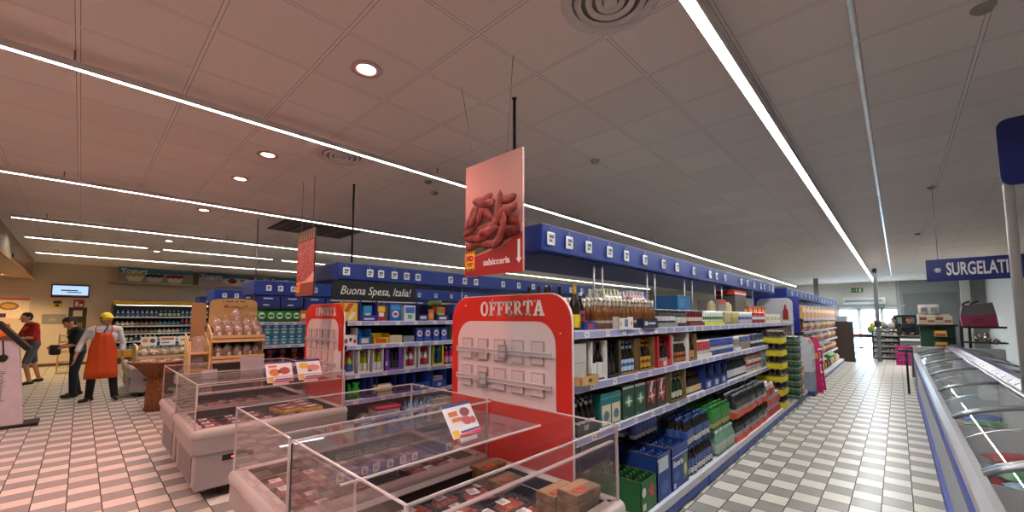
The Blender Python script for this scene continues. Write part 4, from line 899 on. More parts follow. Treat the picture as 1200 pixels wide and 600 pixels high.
bay(491.5, 507, '#d8d8da', sp2, 2, 'further white carton of white spray bottles, beside the yellow carton', 'white spray bottle with a red trigger, next to the yellow carton')
sp3 = spray('#2a6a94', '#1c4a74', '#2a8aa4'); bay(508, 522, '#d0c020', sp3, 2, 'yellow carton of blue spray bottles', 'blue spray bottle in the yellow carton')
d4 = det('#b82a70', '#d890b8', '#d8d8d8')
for i in range(3): d4.put((X2-.07, P2(527)+.09*i, Z3), 0, 'magenta bottle at the edge of the big red panel', 'magenta bottles by the big red panel')
# fourth shelf
gl_ = MB(); t = empty('rubber_gloves', (X2-.1, P2(421), Z4), label='crumpled bright green rubber gloves on the fourth cleaning shelf', cat='gloves')
GG = M('#1fa832', .4)
for k in range(7): MB().tube([(random.uniform(-.05, .05), random.uniform(-.06, .06), .01), (random.uniform(-.05, .05), random.uniform(-.06, .06), .1), (random.uniform(-.03, .05), random.uniform(-.07, .07), .2)], [.03, .034, .02], GG, 8).build('finger' if k else 'palm', t)
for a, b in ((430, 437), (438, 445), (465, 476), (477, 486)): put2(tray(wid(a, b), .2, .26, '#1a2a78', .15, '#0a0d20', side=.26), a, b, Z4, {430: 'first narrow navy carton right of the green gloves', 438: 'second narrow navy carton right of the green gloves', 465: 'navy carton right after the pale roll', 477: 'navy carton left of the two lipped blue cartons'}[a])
t = empty('foil_roll', (X2-.05, P2(452), Z4+.1), label='cream roll lying on its side on the fourth cleaning shelf', cat='roll')
MB().cyl((0, -.13, 0), (0, .12, 0), .055, M('#c9bfa0', .5), 14).build('roll', t); MB().cyl((.001, .12, 0), (.0, .15, 0), .03, BLACK, 12).build('core', t)
carton(.28, .14, .045, '#8a8a70').put((X2-.08, P2(452), Z4), 0, 'dull green flat pack under the cream roll')
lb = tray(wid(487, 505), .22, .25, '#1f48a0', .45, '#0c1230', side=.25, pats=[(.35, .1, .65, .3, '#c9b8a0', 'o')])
put2(lb, 487, 505, Z4, 'royal blue open carton with a lowered front on the fourth cleaning shelf')
put2(lb, 507, 525, Z4, 'last royal blue open carton, touching the big red panel in view')
wp = carton(.18, .14, .05, '#c9c4bc', [(0, .5, 1, .8, '#a83a34')])
for s in range(3): wp.put((X2-.1, P2(516), Z4+.01+s*.051), 0, 'white and red flat pack inside the last royal blue carton', 'flat packs in the royal blue carton')
# lower things between shelf and meat island
XB2 = -5.0
t = empty('storage_box', (-4.78, P2(441)+.1, 0), label='navy box with a white tub and pink lid before the cleaning shelves', cat='box')
MB().rbox(-.13, .13, -.18, .1, 0, .42, .01, M('#1c2c6a', .5)).build('body', t)
t = empty('storage_tub', (-5.15, P2(452)+.05, .165), label='white tub with a pink lid on the bottom cleaning shelf', cat='tub')
MB().rbox(-.12, .14, -.17, .17, 0, .26, .02, M('#c9c2c2', .4)).build('body', t); MB().rbox(-.13, .15, -.18, .18, .26, .3, .012, M('#b8284a', .4)).build('lid', t); MB().box(.141, .143, -.12, .12, .05, .2, M('#dcd4d4', .5)).build('print', t)
t = empty('glass_globe', (-5.1, P2(430), .165), label='clear crinkled ball left of the tub with the pink lid', cat='ball')
MB().ball((0, 0, .13), .12, glass_mat('crinkled_plastic', (.8, .85, .88), .3, .1, .15), seg=20, rings=14, noise=.08).build('ball', t)
bt = pack(.3, .2, .3, '#7ab0d0', [('#2a50a8', .3, .6), ('#d8e4ec', .62, .7)], 3, 2, 'bottle', None, None, cap='#3a5ab8')
for i in range(2): bt.put((-5.14, P2(489)+.33*i, .165), 0, 'pack of pale blue bottles with blue labels on the bottom cleaning shelf', 'pale blue bottle packs')
gt = carton(.34, .24, .28, '#a8a48c', [(.1, .1, .9, .6, '#7a7860')]); gt.put((-5.14, P2(512)+.1, .165), 0, 'khaki carton with a pale lid at the edge of the big red panel')
put = carton(.3, .24, .25, '#2a2c34', [(.1, .2, .9, .8, '#3c4a5c')])
for i in range(6): put.put((-5.15, 4.35+.34*i, .165), 0, 'dark carton on the bottom of the cleaning shelves', 'dark cartons on the bottom cleaning shelf')
# part of the cleaning shelves seen over the beer shelves: simple coloured goods on top
tp = [carton(.28, .2, .26, c, [(.1, .3, .9, .8, d)], name='detergent_pack') for c, d in (('#23408c', '#c9d0dc'), ('#b8b0a0', '#a83a34'), ('#3a7a8c', '#d0d8d8'))]
y = 4.2; i = 0
while y < 10.8:
    for z in (Z1, Z2, Z3, Z4): tp[i % 3].put((X2-.13, y, z), 0, ('navy', 'beige', 'teal')[i % 3]+' detergent box on the part of the cleaning shelves behind the beers', ('navy', 'beige', 'teal')[i % 3]+' detergent boxes'); i += 1
    y += .31
# ------------------------------------------------------------------ gondola 3 : pasta
X3 = -8.5
P3 = lambda px: Yat(px, X3)
gondola('shelving unit of pasta boxes behind the arched bread stand', -8.4, X3, -9.05, 2.15, 8.8, [1.56, 1.13, .77], 2.0, .16, tags=.3)
gb_ = bag(.17, .1, .24, '#1f8a34', [(.1, .25, .9, .75, '#d8dcd0', 'o'), (.2, .4, .8, .6, '#2a6a34')], name='frozen_bag')
for j in range(2):
    for i in range(6): gb_.put((X3-.08-.12*j, 2.3+.175*i*.85, 1.562), 0, 'bright green bag with a white oval on the top pasta shelf', 'green bags on the top pasta shelf')
carton(.2, .15, .23, '#c8641c', [(.1, .3, .5, .7, '#e0c8a0')]).put((X3-.1, P3(356)+.02, 1.562), 0, 'orange box beside the small red panel on the top pasta shelf')
pb2 = carton(.135, .12, .19, '#1f6a8a', [(.25, .72, .75, .9, '#a8c8d0', 'o'), (.15, .45, .85, .62, '#8ab4c4'), (.2, .1, .8, .35, '#b8a878', 'o')], name='pasta_box')
for s in range(2):
    for i in range(7): pb2.put((X3-.08, 2.26+.14*i, 1.132+.195*s), 0, 'teal pasta box in the double line on the middle pasta shelf', 'teal pasta boxes')
rj = bottle('#4a0c14', '#6a1420', .17, .055, '#8a1c28', None, (.2, .6), shape=lambda h, r: [(r*.85, 0), (r, .02), (r, h*.7), (r*.75, h*.85), (r*.7, h*.93)], name='sauce_jar', cat='jar')
for s in range(2):
    for i in range(9): rj.put((X3-.08-.12*(i % 2), 2.26+.105*i, .772+(.172 if s and i in (2, 3, 4, 6, 8) else 0)), 0, 'dark red jar on the lowest visible pasta shelf', 'dark red jars') if (s == 0 or i in (2, 3, 4, 6, 8)) else None
nt_ = carton(.4, .3, .22, '#16246a', [(.3, .75, .7, .85, '#c9ccd8'), (.3, .2, .55, .3, '#c9ccd8')])
for i in range(9): nt_.put((X3-.22, 2.4+.42*i, 1.83), 0, 'dark blue carton stored above the green bags', 'dark blue cartons above the pasta shelves')
sh = MB().box(-.4, 0, 0, 6.5, -.02, 0, SHELFD).build('storage_shelf', None, (X3-.02, 2.17, 1.828)); tag(sh, 'thin dark shelf board carrying the dark blue cartons', 'shelf')
# gondolas further left, hardly seen
gondola('dark shelving unit behind the arched bread stand, under the third header', -12.0, -12.05, -12.6, 2.2, 8, [1.5, 1.1, .7], 2.0, .16, tags=.4)
q = carton(.3, .2, .3, '#4a2420', [(.1, .2, .9, .8, '#7a2a28')])
for z in (1.5, 1.1, .7):
    for i in range(8): q.put((-12.2, 2.45+.35*i, z), 0, 'dark red box on the dim shelves behind the bread stand', 'dark red boxes behind the bread stand')
# ------------------------------------------------------------------ dairy wall
t = empty('refrigerated_cabinet', (-20.1, .8, 0), label='tall open dairy cabinet with a yellow top on the far left wall', cat='fridge')
MB().box(-.75, -.7, 0, 5.2, 0, 2.1, M('#15161a', .6)).box(-.7, .0, 0, 5.2, 0, .25, M('#2c2e34', .5)).box(-.7, 0, -.05, 0, 0, 2.2, M('#3c3c40', .5)).box(-.7, 0, 5.2, 5.25, 0, 2.2, M('#3c3c40', .5)).build('cabinet', t)
MB().rbox(-.75, .05, -.05, 5.25, 2.1, 2.25, .03, M('#d8a814', .4)).build('canopy', t)
MB().rbox(-.05, .06, -.03, 5.23, .22, .5, .03, M('#c9981c', .5)).build('bumper', t)
MB().box(-.2, -.14, .05, 5.1, 2.085, 2.099, emit('cabinet_lamp', (1, .97, .9), 3)).build('lamp', t)
DZ = (.5, .78, 1.06, 1.34, 1.66)
for z in DZ:
    s_ = MB().box(-.7, -.06, 0, 5.2, z-.02, z, M('#7c7e84', .5)).build('shelf', t); MB().box(-.06, -.045, 0, 5.2, z-.035, z+.012, M('#e4e4e0', .4)).build('price_rail', s_)
dairy = [(bottle('#c9ccd4', '#3a62a8', .25, .05, '#2a56a8', None, (.2, .6), name='milk_bottle', parts=False), 'small white bottle with a blue band in the dairy cabinet'),
         (bottle('#1f6a44', '#b8d0bc', .24, .05, '#d8dcd8', None, (.2, .6), name='yogurt_drink', parts=False), 'small green bottle in the dairy cabinet'),
         (bottle('#d0ccc4', '#b02a30', .25, .048, '#b8242c', None, (.2, .6), name='yogurt_drink', parts=False), 'small white bottle with a red cap in the dairy cabinet'),
         (bottle('#b8a080', '#e0d8c4', .17, .06, '#d0c8b8', None, (.2, .7), name='yogurt_pot', parts=False), 'beige pot in the dairy cabinet'),
         (bottle('#7c8894', '#5a9ac0', .17, .06, '#c9ccd0', None, (.2, .7), name='yogurt_pot', parts=False), 'grey blue pot in the dairy cabinet'),
         (bottle('#2c2624', '#a8987c', .17, .06, '#c9b89c', None, (.2, .7), name='yogurt_pot', parts=False), 'dark pot with a tan label in the dairy cabinet')]
for zi, z in enumerate(DZ):
    y = .1; q = 0
    while y < 3.3:
        kk = {4: (0, 0, 1, 0, 2), 3: (3, 5, 4, 2), 2: (5, 5, 3, 4), 1: (1, 0, 1, 3), 0: (4, 3)}[zi]; ix = kk[int(y/(.62)) % len(kk)]
        dairy[ix][0].put((-20.22, .8+y, z+.001), 0, dairy[ix][1]+', seen far off', dairy[ix][1]+' group'); y += .13
# yogurt banners on the ledge
def banner(y0, w, h, z, lab, kind):
    t = empty('wall_banner', (-20.5, y0, z), label=lab, cat='banner')
    MB().box(-.02, 0, 0, w, 0, h, M('#8a8078' if kind == 0 else '#a8989c', .5)).build('board', t)
    MB().prism([(0, h), (w, h-.08), (w, h-.16), (0, h*.62)], 'x', .001, .004, M('#1f6a8c', .5)).build('blue_band', t)
    m = MB().text('Yogurt', WHITE, .26, (.006, .06, h-.14), (0, 1, 0), bold=.004, align='LEFT'); m.build('lettering', t)
    m = MB(); k = 20
    def disc(y, zz, r, c, sz=.7, x=.006): m.add([(x, y+r*math.cos(2*PI*i/k), zz+r*sz*math.sin(2*PI*i/k)) for i in range(k)], [tuple(range(k))], M(c, .6))
    if kind == 0:
        for (cy, c, c2) in ((.45, '#9aa04a', '#d0c8b8'), (1.0, '#232840', '#b8b4b4'), (1.6, '#8a2024', '#c9c4c0')):
            m.prism([(cy-.26, .22), (cy+.26, .22), (cy+.17, .03), (cy-.17, .03)], 'x', .003, .005, M(c2, .5))
            for q in range(6): disc(cy-.2+.08*q, .25+.03*(q % 2), .06, c, 1, .008+.0005*q)
    else:
        m.add([(.004, w*.62+.62*math.cos(2*PI*i/24), .2+.17*math.sin(2*PI*i/24)) for i in range(24)], [tuple(range(24))], M('#cfcac8', .5)); disc(w*.5, .22, .16, '#9a1f28'); disc(w*.82, .26, .14, '#9a1f28', .7, .007); disc(w*.66, .24, .08, '#2f6a2a', 1, .009)
    m.build('printed_food', t)
banner(.85, 2.15, .54, 2.962, 'yogurt banner with three bowls of fruit, leftmost on the wall ledge', 0)
banner(3.2, 2.3, .5, 2.962, 'yogurt banner with two strawberries, right of the fruit bowls banner', 1)
banner(5.75, 2.3, .5, 2.962, 'yogurt banner mostly hidden behind the blue headers', 1)
# tv, notices, things on the wall
t = empty('television', (XL+.1, -.72, 2.36), label='flat television with a pale blue picture high on the left wall', cat='television')
MB().rbox(-.05, .0, -.02, .88, -.02, .42, .01, BLACK).build('frame', t)
MB().box(.001, .004, .01, .85, .01, .38, emit('screen', (.42, .58, .8), .8)).build('screen', t)
MB().box(.0045, .006, .01, .85, .01, .06, M('#8a2030', .4)).box(.0045, .006, .2, .6, .2, .24, M('#4a6a9c', .4)).box(.0045, .006, .35, .7, .14, .17, M('#4a6a9c', .4)).build('picture_bars', t)
def notice(y, z, w, h, col, lab, pats=(), name='wall_notice'):
    t = empty(name, (XL+.012, y, z), label=lab, cat='sign'); MB().box(-.01, 0, -w/2, w/2, 0, h, M(col, .5)).build('board', t)
    if pats: prints(MB(), w, h, .001, pats).build('print', t)
notice(-.58, 1.98, .22, .26, '#cbb23a', 'small yellow notice with a black mark under the television', [(.1, .55, .9, .9, '#2a2820'), (.3, .15, .7, .45, '#2a2820')])
notice(-.07, 1.98, .26, .28, '#a82024', 'small red fire hose sign on the left wall', [(.15, .2, .45, .8, '#e0d8d0'), (.55, .2, .85, .5, '#e0d8d0')])
notice(-.62, 1.42, .56, .34, '#8c8680', 'grey sheet on the wall behind the man in dark clothes', [(.3, .3, .6, .6, '#a09a92')])
notice(-.08, .95, .44, 1.05, '#3a2414', 'narrow dark brown cabinet on the wall behind the man in dark clothes', [(.25, .7, .75, .9, '#c9c0b0'), (.2, .1, .8, .5, '#8a6a1c')], 'wall_cabinet')
for i, y in enumerate((-2.55, -1.62)):
    notice(y, 1.62, .86, .66, '#e0d6c2', ('leftmost', 'second')[i]+' bakery poster with an orange top strip and a plate of food', [(0, .9, 1, 1, '#c9561c'), (.25, .4, .75, .8, '#8a6a30', 'o'), (.32, .48, .68, .72, '#c9a25a', 'o'), (.05, .04, .45, .24, '#2c3470')], 'wall_poster')
t = empty('bakery_counter', (XL+.3, -2.1, 0), label='orange fronted bakery counter under the posters', cat='counter')
MB().rbox(-.24, .6, -1.6, .55, 0, .9, .03, M('#8f8a86', .5)).build('body', t); MB().rbox(-.25, .62, -1.6, .55, .9, 1.45, .02, M('#c4571c', .5)).build('upper_front', t)
t = empty('wooden_rack', (-18.2, -.2, 0), label='small pale wooden rack standing by the wall behind the men', cat='rack')
for y in (-.22, .2): MB().box(-.2, .2, y, y+.03, 0, 1.15, WOOD).build('side', t)
for z in (.3, .6, .9, 1.1): MB().box(-.2, .2, -.2, .2, z, z+.03, WOOD).build('shelf', t)
t = empty('glossy_banner', (-16.6, -1.1, 0), label='glossy brown banner standing on the bulkhead edge at the far left', cat='banner')
MB().prism([(-3.0, 2.985), (2.3, 2.985), (2.3, 3.08), (-2.0, 3.46), (-3.0, 3.46)], 'y', -.03, -.01, ramp_mat('glossy_brown', ['#3c1c18', '#7a4a3c', '#b8907c', '#6a3428'], 2.2, .2, 'wave', 0)).build('board', t)
t = empty('wall_board', (-9.9, -1.02, 0), label='dark promotional board with blue print cut by the left picture edge', cat='sign')
MB().box(-.6, .6, -.03, .03, 2.15, 3.3, M('#14141c', .3)).build('board', t)
m = MB()
for k in range(5): m.prism([(-.3+.02*k, 2.3+.2*k), (.55, 2.36+.2*k), (.55, 2.42+.2*k), (-.3, 2.34+.2*k)], 'y', .031, .035, M(('#d0d4dc', '#2a3a9c', '#b82430', '#2a3a9c', '#d0d4dc')[k], .4))
m.build('print', t)
pole(-9.9, -1.05, 3.3, CH_, .01, 'thin rod holding the dark board at the left picture edge')
# ================================================================== MEAT ISLANDS
IY0, IY1 = .72, 2.15; ZR = .64; ZG = 1.05; ZF = .5
BODY = M('#969091', .4, 0, .04); BODYD = M('#6c6a6e', .45); BUMP = M('#b0aaa5', .35, 0, .03); TUB = M('#1e1c1e', .4)
def ring(m, x0, x1, y0, y1, z0, z1, w, r, mt):
    """rounded bumper that runs round a rectangle"""
    c = []; R = .07
    for cx, cy, a0 in ((x1-R, y1-R, 0), (x0+R, y1-R, 90), (x0+R, y0+R, 180), (x1-R, y0+R, 270)):
        for k in range(5): a = R_(a0+k*22.5); c.append((cx, cy, math.cos(a), math.sin(a)))
    n = len(c); prof = []
    for k in range(13):
        a = -PI/2+PI*k/12; prof.append((math.cos(a)*r, math.sin(a)))
    h = (z1-z0)/2; zc = (z0+z1)/2; vs = []; fs = []
    pr = [(-w, -h)]+[(p[0]-r, p[1]*h) for p in prof]+[(-w, h)]
    for (cx, cy, dx, dy) in c:
        for (o, z) in pr: vs.append((cx+dx*(R+o), cy+dy*(R+o), zc+z))
    q = len(pr)
    for i in range(n):
        j = (i+1) % n
        for k in range(q-1): fs.append((i*q+k, j*q+k, j*q+k+1, i*q+k+1))
    m.add(vs, fs, mt, True); return m
cast = MB().cyl((0, -.012, .045), (0, .012, .045), .045, DARK, 12).box(-.03, .03, -.02, .02, .06, .1, STEEL)
def island(x0, x1, lab, glass=True, y0=IY0, y1=IY1):
    """one refrigerated island half-pair: two tubs side by side, x1 nearest the camera"""
    t = empty('refrigerated_island', ((x0+x1)/2, y0, 0), label=lab, cat='display fridge')
    c = (x0+x1)/2; L = y1-y0; mid = 0; hw = (x1-x0)/2
    for s, (a, b) in enumerate(((-hw, -.012), (.012, hw))):
        m = MB(); m.rbox(a+.045, b-.045, .05, L-.05, .1, .46, .015, BODY, 2); m.box(a+.02, b-.02, .02, .04, .42, .56, BODY).box(a+.02, b-.02, L-.04, L-.02, .42, .56, BODY).box(a+.02, a+.04, .04, L-.04, .42, .56, BODY).box(b-.04, b-.02, .04, L-.04, .42, .56, BODY); bo = m.build('cabinet', t)
        MB().box(a+.2, b-.2, .044, .052, .14, .38, BODYD).build('vent_panel', bo)
        MB().box(b-.047, b-.04, .35, L-.3, .14, .24, BODYD).box(b-.047, b-.038, .25, .5, .33, .38, M('#1a1416', .4)).box(b-.038, b-.036, .32, .34, .345, .36, emit('red_digits', (1, .1, .05), 2)).build('control_panel', bo)
        m = ring(MB(), a, b, 0, L, .555, ZR, .10, .03, BUMP); bu = m.build('bumper', t)
        m = MB(); i0, i1, j0, j1 = a+.09, b-.09, .09, L-.09
        m.box(i0, i1, j0, j1, .455, ZF-.02, TUB); m.box(i0-.012, i0, j0, j1, .46, ZR-.01, TUB).box(i1, i1+.012, j0, j1, .46, ZR-.01, TUB).box(i0, i1, j0-.012, j0, .46, ZR-.01, TUB).box(i0, i1, j1, j1+.012, .46, ZR-.01, TUB); m.build('tub', t)
        m = MB()
        for k in range(int((i1-i0)/.05)): m.box(i0+k*.05, i0+k*.05+.004, j0, j1, ZF-.012, ZF-.006, DARK)
        m.build('wire_floor', t)
        for (px, py) in ((a+.2, .25), (b-.2, .25), (a+.2, L-.25), (b-.2, L-.25)): cast.build('caster', t, (px, py, 0))
    if not glass: return t
    g0, g1 = .03, L-.045; gx0, gx1 = -hw+.05, hw-.045; k = .006
    def pane(n, bx, mt=GLASS, edges=()):
        p = MB().box(*bx, mt).build(n, t)
        m = MB()
        for e in edges: m.box(*e, EDGE)
        if edges: m.build('bright_edge', p)
    z0 = ZR-.03
    E_ = .0045
    pane('end_glass', (gx0, -.02, g0, g0+k, z0, ZG), GLASS, [(gx0, -.02, g0-.001, g0+k+.001, ZG-.006, ZG+.001), (gx0-.001, gx0+.012, g0-.002, g0+k+.002, z0, ZG), (-.034, -.02, g0-.002, g0+k+.002, z0, ZG)])
    pane('end_glass', (.02, gx1, g0, g0+k, z0, ZG), GLASS, [(.02, gx1, g0-.001, g0+k+.001, ZG-.006, ZG+.001), (gx1-.012, gx1+.001, g0-.002, g0+k+.002, z0, ZG)])
    pane('end_glass', (gx0, -.02, g1-k, g1, z0, ZG), GLASS, [(gx0, -.02, g1-k-.001, g1+.001, ZG-.006, ZG+.001), (gx0-.001, gx0+.012, g1-k-.002, g1+.002, z0, ZG), (-.034, -.02, g1-k-.002, g1+.002, z0, ZG)])
    pane('end_glass', (.02, gx1, g1-k, g1, z0, ZG), GLASS, [(.02, gx1, g1-k-.001, g1+.001, ZG-.006, ZG+.001), (gx1-.012, gx1+.001, g1-k-.002, g1+.002, z0, ZG)])
    pane('side_glass', (gx1-k, gx1, g0, g1, z0, ZG), GLASS, [(gx1-k-.001, gx1+.001, g0, g1, ZG-.007, ZG+.001), (gx1-.03, gx1-k, g0+.02, g1-.03, ZG-.09, ZG-.084)])
    pane('side_glass', (gx0, gx0+k, g0, g1, z0, ZG), GLASS, [(gx0-.001, gx0+k+.001, g0, g1, ZG-.007, ZG+.001)])
    pane('divider_glass', (.0, k, g0+.01, g1-.01, z0-.06, ZG-.01), GLASS2, [(-.002, k+.002, g0, g1, ZG-.02, ZG-.008)])
    pane('top_shelf', (.01, .50, g0+.03, g1-.02, ZG-.10, ZG-.094), GLASS2, [(.49, .502, g0+.03, g1-.02, ZG-.101, ZG-.092)])
    pane('top_shelf', (-.50, -.01, g0+.03, g1-.02, ZG-.10, ZG-.094), GLASS2, [(-.502, -.49, g0+.03, g1-.02, ZG-.101, ZG-.092)])
    pane('shelf_support', (.03, .48, g0+.10, g0+.105, ZG-.3, ZG-.11), GLASS, [(.475, .481, g0+.098, g0+.107, ZG-.3, ZG-.11), (.03, .48, g0+.098, g0+.107, ZG-.112, ZG-.106)])
    pane('corner_seal', (-.03, -.022, g0+.012, g0+.02, z0, ZG-.03), DARK)
    m = MB()
    for q in range(int(L/.05)-2): m.box(.03, .034, .08+q*.05, .084+q*.05, ZF, ZR-.02, WHITE)
    for z in (ZF+.04, ZF+.08, ZR-.02): m.box(.03, .034, .08, L-.08, z, z+.004, WHITE)
    m.build('wire_fence', t)
    return t
AX0, AX1 = -3.30, -1.13; BX0, BX1 = -6.74, -4.56
island(AX0, AX1, 'glass topped refrigerated meat island in the foreground')
island(BX0, BX1, 'second glass topped refrigerated meat island, with two offer cards on top')
# meat packs
def meatpack(mt, lab=True, w=.21, d=.155, tray_c='#141214', bump=.018, lump=12):
    t = empty('meat_pack'); c = M(tray_c, .35); m = MB()
    m.prism([(-d/2, .035), (-d/2+.018, 0), (d/2-.018, 0), (d/2, .035), (d/2-.006, .035), (d/2-.02, .006), (-d/2+.02, .006), (-d/2+.006, .035)], 'y', -w/2, w/2, c)
    m.box(-d/2+.012, d/2-.012, -w/2, -w/2+.006, .003, .034, c).box(-d/2+.012, d/2-.012, w/2-.006, w/2, .003, .034, c); m.build('tray', t)
    N_ = 12; vs = []; fs = []
    for i in range(N_+1):
        for j in range(N_+1):
            u, v = i/N_, j/N_; e = min(u, 1-u, v, 1-v)*5
            vs.append(((u-.5)*(d-.03), (v-.5)*(w-.02), .012+.022*min(1, e)+bump*random.random()*min(1, e*1.5)))
    for i in range(N_):
        for j in range(N_): fs.append((i*(N_+1)+j, (i+1)*(N_+1)+j, (i+1)*(N_+1)+j+1, i*(N_+1)+j+1))
    MB().add(vs, fs, mt, True).build('meat', t)
    MB().rbox(-d/2+.003, d/2-.003, -w/2+.003, w/2-.003, .03, .052, .008, FILM, 2).build('film', t)
    if lab:
        m = MB(); m.rbox(-.05, .02, -.07, .0, .0525, .0535, .0003, M('#e4e2de', .5), 1)
        for k in range(4): m.box(-.042+.013*k, -.037+.013*k, -.062, -.02-.01*(k % 2), .0535, .054, M('#4a4a4e', .5))
        m.build('price_label', t)
    return Kind(t, 'meat pack')
mk = [meatpack(MEAT), meatpack(MEATY), meatpack(MEAT2), meatpack(MEAT, True, .24, .17, '#c9c4c0')]
desc = ['black tray of light minced meat', 'black tray of seasoned meat', 'black tray of dark sliced meat', 'pale tray of light meat']
def lay(xs, ys, kinds, where, z=ZF):
    for i, x in enumerate(xs):
        for j, y in enumerate(ys):
            k = kinds[(i*len(ys)+j) % len(kinds)]
            mk[k].put((x+random.uniform(-.008, .008), y+random.uniform(-.006, .006), z), random.uniform(-.06, .06)+random.choice((0, 0, PI)), desc[k]+' '+where, desc[k]+' '+where)
AC = (AX0+AX1)/2; BC = (BX0+BX1)/2
lay([AC+.14+.162*i for i in range(6)], [.94+.222*j for j in range(5)], [0, 0, 1, 0, 1, 2, 1, 1, 0, 0, 0, 2, 0, 0, 1, 2, 0], 'in the near half of the front island')
lay([AX0+.2, AX0+.37], [1.0+.225*j for j in range(5)], [2, 0, 0, 2, 3], 'in the far half of the front island')
lay([AX0+.56, AX0+.73, AX0+.9], [1.02, 1.78, 2.0], [2, 2, 0], 'deep in the far half of the front island')
mk[1].put((AC+.45, 1.47, ZF+.056), .3, 'seasoned meat tray lying tilted on top of the others, nearest the offer card', rot=(R_(4), R_(-6), .3))
mk[1].put((AC+.33, 1.70, ZF+.056), -.2, 'seasoned meat tray on top of the others, behind the tilted one', rot=(R_(-3), R_(4), -.2))
lay([BC+.17+.17*i for i in range(5)], [1.0+.225*j for j in range(5)], [2, 2, 0, 2, 0, 0, 2], 'in the near half of the second island')
lay([BX0+.2+.2*i for i in range(4)], [1.05+.26*j for j in range(4)], [2, 0, 3], 'in the far half of the second island')
yt = empty('meat_pack'); MB().rbox(-.08, .08, -.11, .11, 0, .045, .01, M('#c9a83a', .4), 2).build('tray', yt); MB().rbox(-.07, .07, -.1, .1, .04, .055, .006, MEAT2, 2).build('meat', yt); MB().box(-.03, .05, -.05, .05, .0555, .057, M('#e8e2cc', .5)).build('price_label', yt)
YT = Kind(yt, 'meat pack')
for i, (x, y) in enumerate(((BC+.30, 1.70), (BC+.47, 1.72), (BC+.38, 1.9), (BC+.55, 1.93), (BC+.2, 1.92))): YT.put((x, y, ZF+.058), random.uniform(-.3, .3), 'yellow rimmed meat pack heaped at the right end of the second island', 'yellow rimmed meat packs')
# kraft burger boxes at the right end of the front island
KR = ramp_mat('printed_kraft', ['#35261c', '#6e543c', '#866a4a', '#48342a'], 14, .6, 'noise', .05)
kb = empty('burger_box'); MB().rbox(-.07, .07, -.11, .11, 0, .05, .002, KR, 1).build('box', kb)
m = MB(); m.box(-.06, .0, -.1, .1, .0505, .0515, M('#9a7a5a', .5)); m.ball((.03, -.03, .05), .034, MEATY, 1, 1.6, .12, 12, 6); m.build('printed_top', kb)
KB = Kind(kb, 'box')
for i, (x, y, z) in enumerate(((AC+.14, 1.96, .056), (AC+.30, 1.97, .056), (AC+.14, 1.96, .108))): KB.put((x, y, ZF+z), .05, 'kraft burger box in the small pile by the divider of the front island', 'burger boxes by the divider')
for i, (x, y, z) in enumerate(((AX1-.36, 1.96, .056), (AX1-.21, 1.96, .056), (AX1-.36, 1.96, .108), (AX1-.21, 1.96, .108), (AX1-.21, 1.96, .16))): KB.put((x, y, ZF+z), random.uniform(-.04, .04), 'kraft burger box in the taller pile at the outer corner of the front island', 'burger boxes at the outer corner')
# offer cards clipped on the glass
def card(loc, rz, tilt, lab, w=.21, h=.26, pics=()):
    t = empty('offer_card', loc, 0, label=lab, cat='price card'); t.rotation_euler = (0, tilt, rz)
    MB().box(-.003, .0, -w/2, w/2, 0, h, M('#dcd6d6', .4)).build('card', t)
    m = MB(); prints(m, w, h, 0, [(0, .9, 1, 1, '#2f3a6a'), (.3, .1, 1, .16, '#2f3a8a'), (.2, .0, 1, .08, '#c02a40'), (.04, .03, .24, .22, '#d8a820')]+list(pics)); m.build('print', t)
    m = MB(); m.box(-.012, -.004, -w*.3, w*.3, -.03, .02, EDGE); m.build('clip', t); return t
card((-1.83, 1.57, .975), R_(6), R_(-34), 'white offer card with meat cuts clipped on the front island glass', .23, .20, [(.12, .62, .42, .76, '#b8602a'), (.16, .45, .5, .56, '#b8602a'), (.5, .3, .8, .55, '#a8484a', 'o'), (.5, .55, .85, .82, '#7a3438', 'o'), (.75, .3, .95, .5, '#a04a4a', 'o')])
card((-5.05, 1.58, .93), 0, R_(-30), 'offer card with orange and red cuts, left of the pair on the second island', .27, .25, [(.1, .72, .42, .82, '#c96a20'), (.1, .3, .5, .65, '#c9762a', 'o'), (.48, .35, .9, .7, '#a03a34', 'o'), (.42, .42, .54, .58, '#2c3a24', 'o')])
card((-5.05, 1.90, .93), 0, R_(-30), 'offer card with yellow and pink cuts, right of the pair on the second island', .27, .25, [(.08, .55, .5, .84, '#c9a22a', 'o'), (.4, .4, .95, .72, '#c97a72', 'o'), (.42, .36, .6, .48, '#4a6a24', 'o')])
t = empty('folded_lid', (-5.9, 1.52, .95), label='blank grey angled card on the second island glass, beside the offer cards', cat='card'); t.rotation_euler = (0, R_(-20), 0)
MB().box(-.01, 0, -.13, .13, 0, .22, M('#8f888c', .5)).build('card', t)
t = empty('card_holder', (-5.75, 1.05, .955), label='small clear card holder on the near end of the second island glass', cat='card holder')
MB().box(-.02, .02, -.07, .07, 0, .012, EDGE).build('foot', t); MB().box(-.004, .004, -.07, .07, .012, .1, EDGE).build('holder', t)
